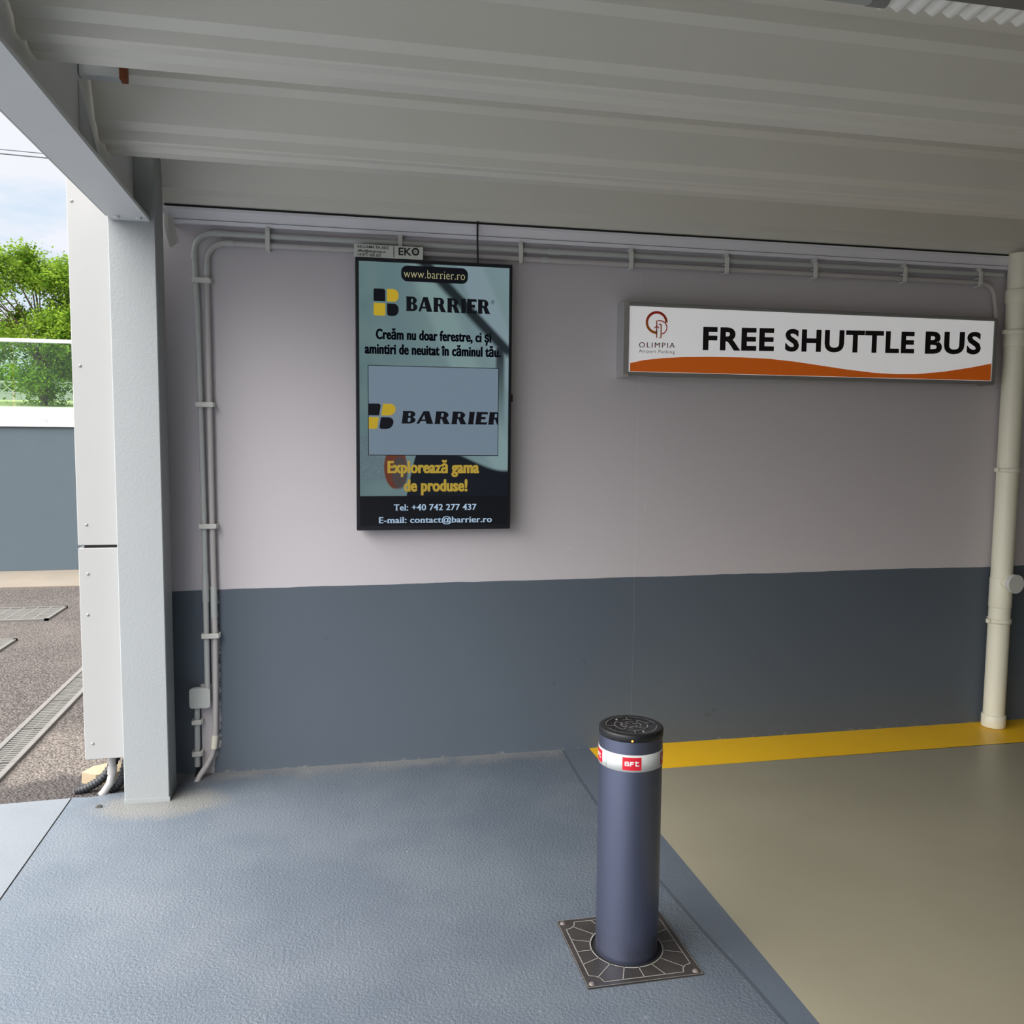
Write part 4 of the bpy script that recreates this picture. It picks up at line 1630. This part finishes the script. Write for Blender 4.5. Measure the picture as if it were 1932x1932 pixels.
# ================================================================== DRAINS OUTSIDE
def grate_seg(y0, y1, label):
    e = empty('channel_grate', (-1.53, (y0 + y1) / 2, 0), label, 'drain grate', 'grate sections of the drain channel')
    mb = MB()
    for x0, x1 in ((-1.612, -1.582), (-1.478, -1.448)):
        mb.box((x0, y0 + .004, -.02), (x1, y1 - .004, .004), bev=.002)
    mb.build('frame', M['grate_frame'], e)
    mb = MB()
    k = int((y1 - y0) / .031)
    for i in range(k):
        ya = y0 + .006 + (y1 - y0 - .012) * i / k
        mb.box((-1.582, ya, -.016), (-1.478, ya + .0165, -.001))
    mb.box((-1.535, y0 + .004, -.018), (-1.525, y1 - .004, -.003))
    mb.build('slats', M['grate'], e)
    mb = MB()
    mb.add([(-1.59, y0 + .005, -.0105), (-1.47, y0 + .005, -.0105), (-1.47, y1 - .005, -.0105), (-1.59, y1 - .005, -.0105)], [(0, 1, 2, 3)])
    mb.build('sump', M['draindark'], e)


for i, lab in enumerate(('channel grate section nearest the blue slab, at the left image edge', 'second channel grate section from the blue slab', 'third channel grate section from the blue slab',
                         'fourth channel grate section from the blue slab', 'fifth channel grate section, farthest, running behind the white panel')):
    grate_seg(3.90 + .5 * i, 4.40 + .5 * i, lab)


def square_grate(x0, y0, x1, y1, label, step):
    e = empty('gully_grate', ((x0 + x1) / 2, (y0 + y1) / 2, 0), label, 'drain grate', 'square gully grates in the asphalt')
    mb = MB()
    for a in ((x0, y0, x1, y0 + .03), (x0, y1 - .03, x1, y1), (x0, y0, x0 + .03, y1), (x1 - .03, y0, x1, y1)):
        mb.box((a[0], a[1], -.02), (a[2], a[3], .004))
    mb.build('frame', M['grate'], e)
    mb = MB()
    y = y0 + .04
    while y < y1 - .05:
        mb.box((x0 + .03, y, -.01), (x1 - .03, y + step * .62, .0))
        y += step
    x = x0 + .12
    while x < x1 - .05:
        mb.box((x, y0 + .03, -.010), (x + .018, y1 - .03, .001))
        x += .11
    mb.build('bars', M['grate'], e)
    mb = MB()
    mb.add([(x0 + .02, y0 + .02, -.0105), (x1 - .02, y0 + .02, -.0105), (x1 - .02, y1 - .02, -.0105), (x0 + .02, y1 - .02, -.0105)], [(0, 1, 2, 3)])
    mb.build('sump', M['draindark'], e)


square_grate(-3.10, 7.81, -2.295, 8.39, 'larger gully grate in the asphalt nearer the far wall', .05)
square_grate(-2.90, 6.70, -2.30, 7.10, 'smaller gully grate in the asphalt at the left edge', .05)

# ================================================================== GLASS BARRIER, TREES, FENCE, WIRES
xs = [-9.0, -6.2, -3.42, -.6]
for i in range(3):
    e = empty('glass_barrier_panel', ((xs[i] + xs[i + 1]) / 2, 10.74, 1.655),
              ('clear glass barrier panel on the far wall, outermost left', 'green tinted glass barrier panel on the far wall at the left edge', 'green tinted glass barrier panel on the far wall beside the white cladding')[i], 'glass panel', 'glass panels on the far wall')
    mb = MB()
    mb.box((xs[i] + .012, 10.734, 1.66), (xs[i + 1] - .012, 10.746, 2.552))
    mb.build('pane', M['glass'], e)
    for x in (xs[i] + .3, xs[i + 1] - .3):
        mb = MB()
        mb.box((x - .03, 10.72, 1.655), (x + .03, 10.76, 1.70))
        mb.build('foot_clamp', M['alu'], e)
mb = MB()
mb.box((-9.0, 10.715, 2.552), (-.6, 10.765, 2.592), bev=.006)
o = mb.build('handrail', M['coping'], loc=(-4.5, 10.74, 2.55))
tag(o, 'pale green white rail along the top of the glass barrier', 'rail')


def tree(name, base, h, rx, ry, zc, rz, nleaf, seed, label, leaf=.20):
    R_ = random.Random(seed)
    e = empty(name, base, label, 'tree', 'trees across the road')
    mb = MB()
    bx, by, bz = base
    top = bz + zc + rz * .3
    mb.tube([(bx, by, bz), (bx + .08, by, bz + h * .2), (bx - .05, by + .05, bz + h * .45), (bx + .05, by, top)], .12, 10, radii=[.13, .11, .08, .03])
    clusters = []
    for k in range(84):
        while True:
            u = Vector((R_.uniform(-1, 1), R_.uniform(-1, 1), R_.uniform(-1, 1)))
            if .25 < u.length < 1:
                break
        c = Vector((bx + u.x * rx, by + u.y * ry, bz + zc + u.z * rz))
        if abs(c.x - bx + .1) > .5 and (c.x > bx and c.z < bz + 1.3 or c.z < bz + .9):
            continue
        clusters.append((c, R_.uniform(.45, .95)))
        if k % 2 == 0:
            s0 = Vector((bx, by, bz + h * R_.uniform(.18, .5)))
            mid = (s0 + c) / 2 + Vector((0, 0, .25))
            mb.tube([s0, mid, c], .04, 6, radii=[.045, .026, .010])
    mb.build('trunk', M['bark'], e)
    vs, fs = [], []
    for i in range(nleaf):
        c, r = clusters[R_.randrange(len(clusters))]
        d = Vector((R_.gauss(0, 1), R_.gauss(0, 1), R_.gauss(0, .8)))
        p = c + d * r * .45
        ax = Vector((R_.uniform(-1, 1), R_.uniform(-1, 1), R_.uniform(-.9, .3))).normalized()
        nn = ax.cross(Vector((R_.uniform(-1, 1), R_.uniform(-1, 1), R_.uniform(-1, 1)))).normalized()
        L_ = leaf * R_.uniform(.6, 1.2)
        k = len(vs)
        vs += [tuple(p), tuple(p + ax * L_ * .5 + nn * L_ * .24), tuple(p + ax * L_), tuple(p + ax * L_ * .5 - nn * L_ * .24)]
        fs.append((k, k + 1, k + 2, k + 3))
    me = bpy.data.meshes.new('foliage')
    b0 = Vector(base)
    me.from_pydata([tuple(Vector(v) - b0) for v in vs], [], fs)
    me.materials.append(M['leaf'])
    o = bpy.data.objects.new('foliage', me)
    COL.objects.link(o)
    o.parent = e


tree('broadleaf_tree', (-10.3, 35.5, 2.52), 6, 3.0, 1.9, 2.75, 2.95, 42000, 11, 'bright green tree across the road, seen through and above the glass barrier', leaf=.15)

# hedge behind the fence
R_ = random.Random(77)
vs, fs = [], []
for i in range(17000):
    x = R_.uniform(-30, 8)
    top = 4.5 + .5 * math.sin(x * 1.1) + .35 * math.sin(x * 2.7 + 1)
    p = Vector((x, 43.2 + R_.gauss(0, .5), R_.uniform(2.95, top)))
    ax = Vector((R_.uniform(-1, 1), R_.uniform(-1, 1), R_.uniform(-.9, .4))).normalized()
    nn = ax.cross(Vector((R_.uniform(-1, 1), R_.uniform(-1, 1), R_.uniform(-1, 1)))).normalized()
    L_ = .30 * R_.uniform(.6, 1.2)
    k = len(vs)
    vs += [p, p + ax * L_ * .5 + nn * L_ * .26, p + ax * L_, p + ax * L_ * .5 - nn * L_ * .26]
    fs.append((k, k + 1, k + 2, k + 3))
hb = Vector((-10, 43, 2.9))
me = bpy.data.meshes.new('hedge')
me.from_pydata([tuple(v - hb) for v in vs], [], fs)
me.materials.append(M['leaf'])
o = bpy.data.objects.new('hedge', me)
COL.objects.link(o)
o.location = hb
tag(o, 'long green hedge behind the lattice topped fence across the road', 'hedge')

# lattice topped concrete fence
e = empty('concrete_fence', (-10, 41, 2.6), 'pale concrete fence with a lattice top across the road, behind the tree', 'fence')
for x in (-15.2, -12.6, -10.0, -7.4):
    mb = MB()
    mb.box((x + .08, 40.96, 2.6), (x + 2.52, 41.04, 3.22))
    mb.box((x + .08, 40.95, 3.22), (x + 2.52, 41.05, 3.28))
    sl = mb.build('panel', M['fence'], e)
    mb = MB()
    mb.box((x + .08, 40.96, 3.66), (x + 2.52, 41.04, 3.74))
    for k in range(6):
        xa = x + .08 + 2.44 * k / 6
        xb = xa + 2.44 / 6
        for (q0, q1) in (((xa, 3.28), (xb, 3.66)), ((xa, 3.66), (xb, 3.28))):
            mb.tube([(q0[0], 41.0, q0[1]), (q1[0], 41.0, q1[1])], .028, 6)
    mb.build('lattice', M['fence'], sl)
    mb = MB()
    mb.box((x - .08, 40.9, 2.5), (x + .08, 41.1, 3.86), bev=.01)
    mb.build('post', M['fence'], e)

for i, (za, zb, lab) in enumerate(((12.99, 12.86, 'upper thin overhead wire crossing the sky'), (12.82, 12.70, 'lower overhead wire crossing the sky'))):
    mb = MB()
    pts = []
    for k in range(25):
        x = -34 + 44 * k / 24
        pts.append((x, 40, za + (zb - za) * ((x + 13) / 3) * .6 + .0012 * (x + 11) ** 2))
    mb.tube(pts, .018 + .008 * i, 6)
    o = mb.build('overhead_wire', M['cableout'], loc=(-11, 40, za))
    tag(o, lab, 'wire', 'overhead wires')
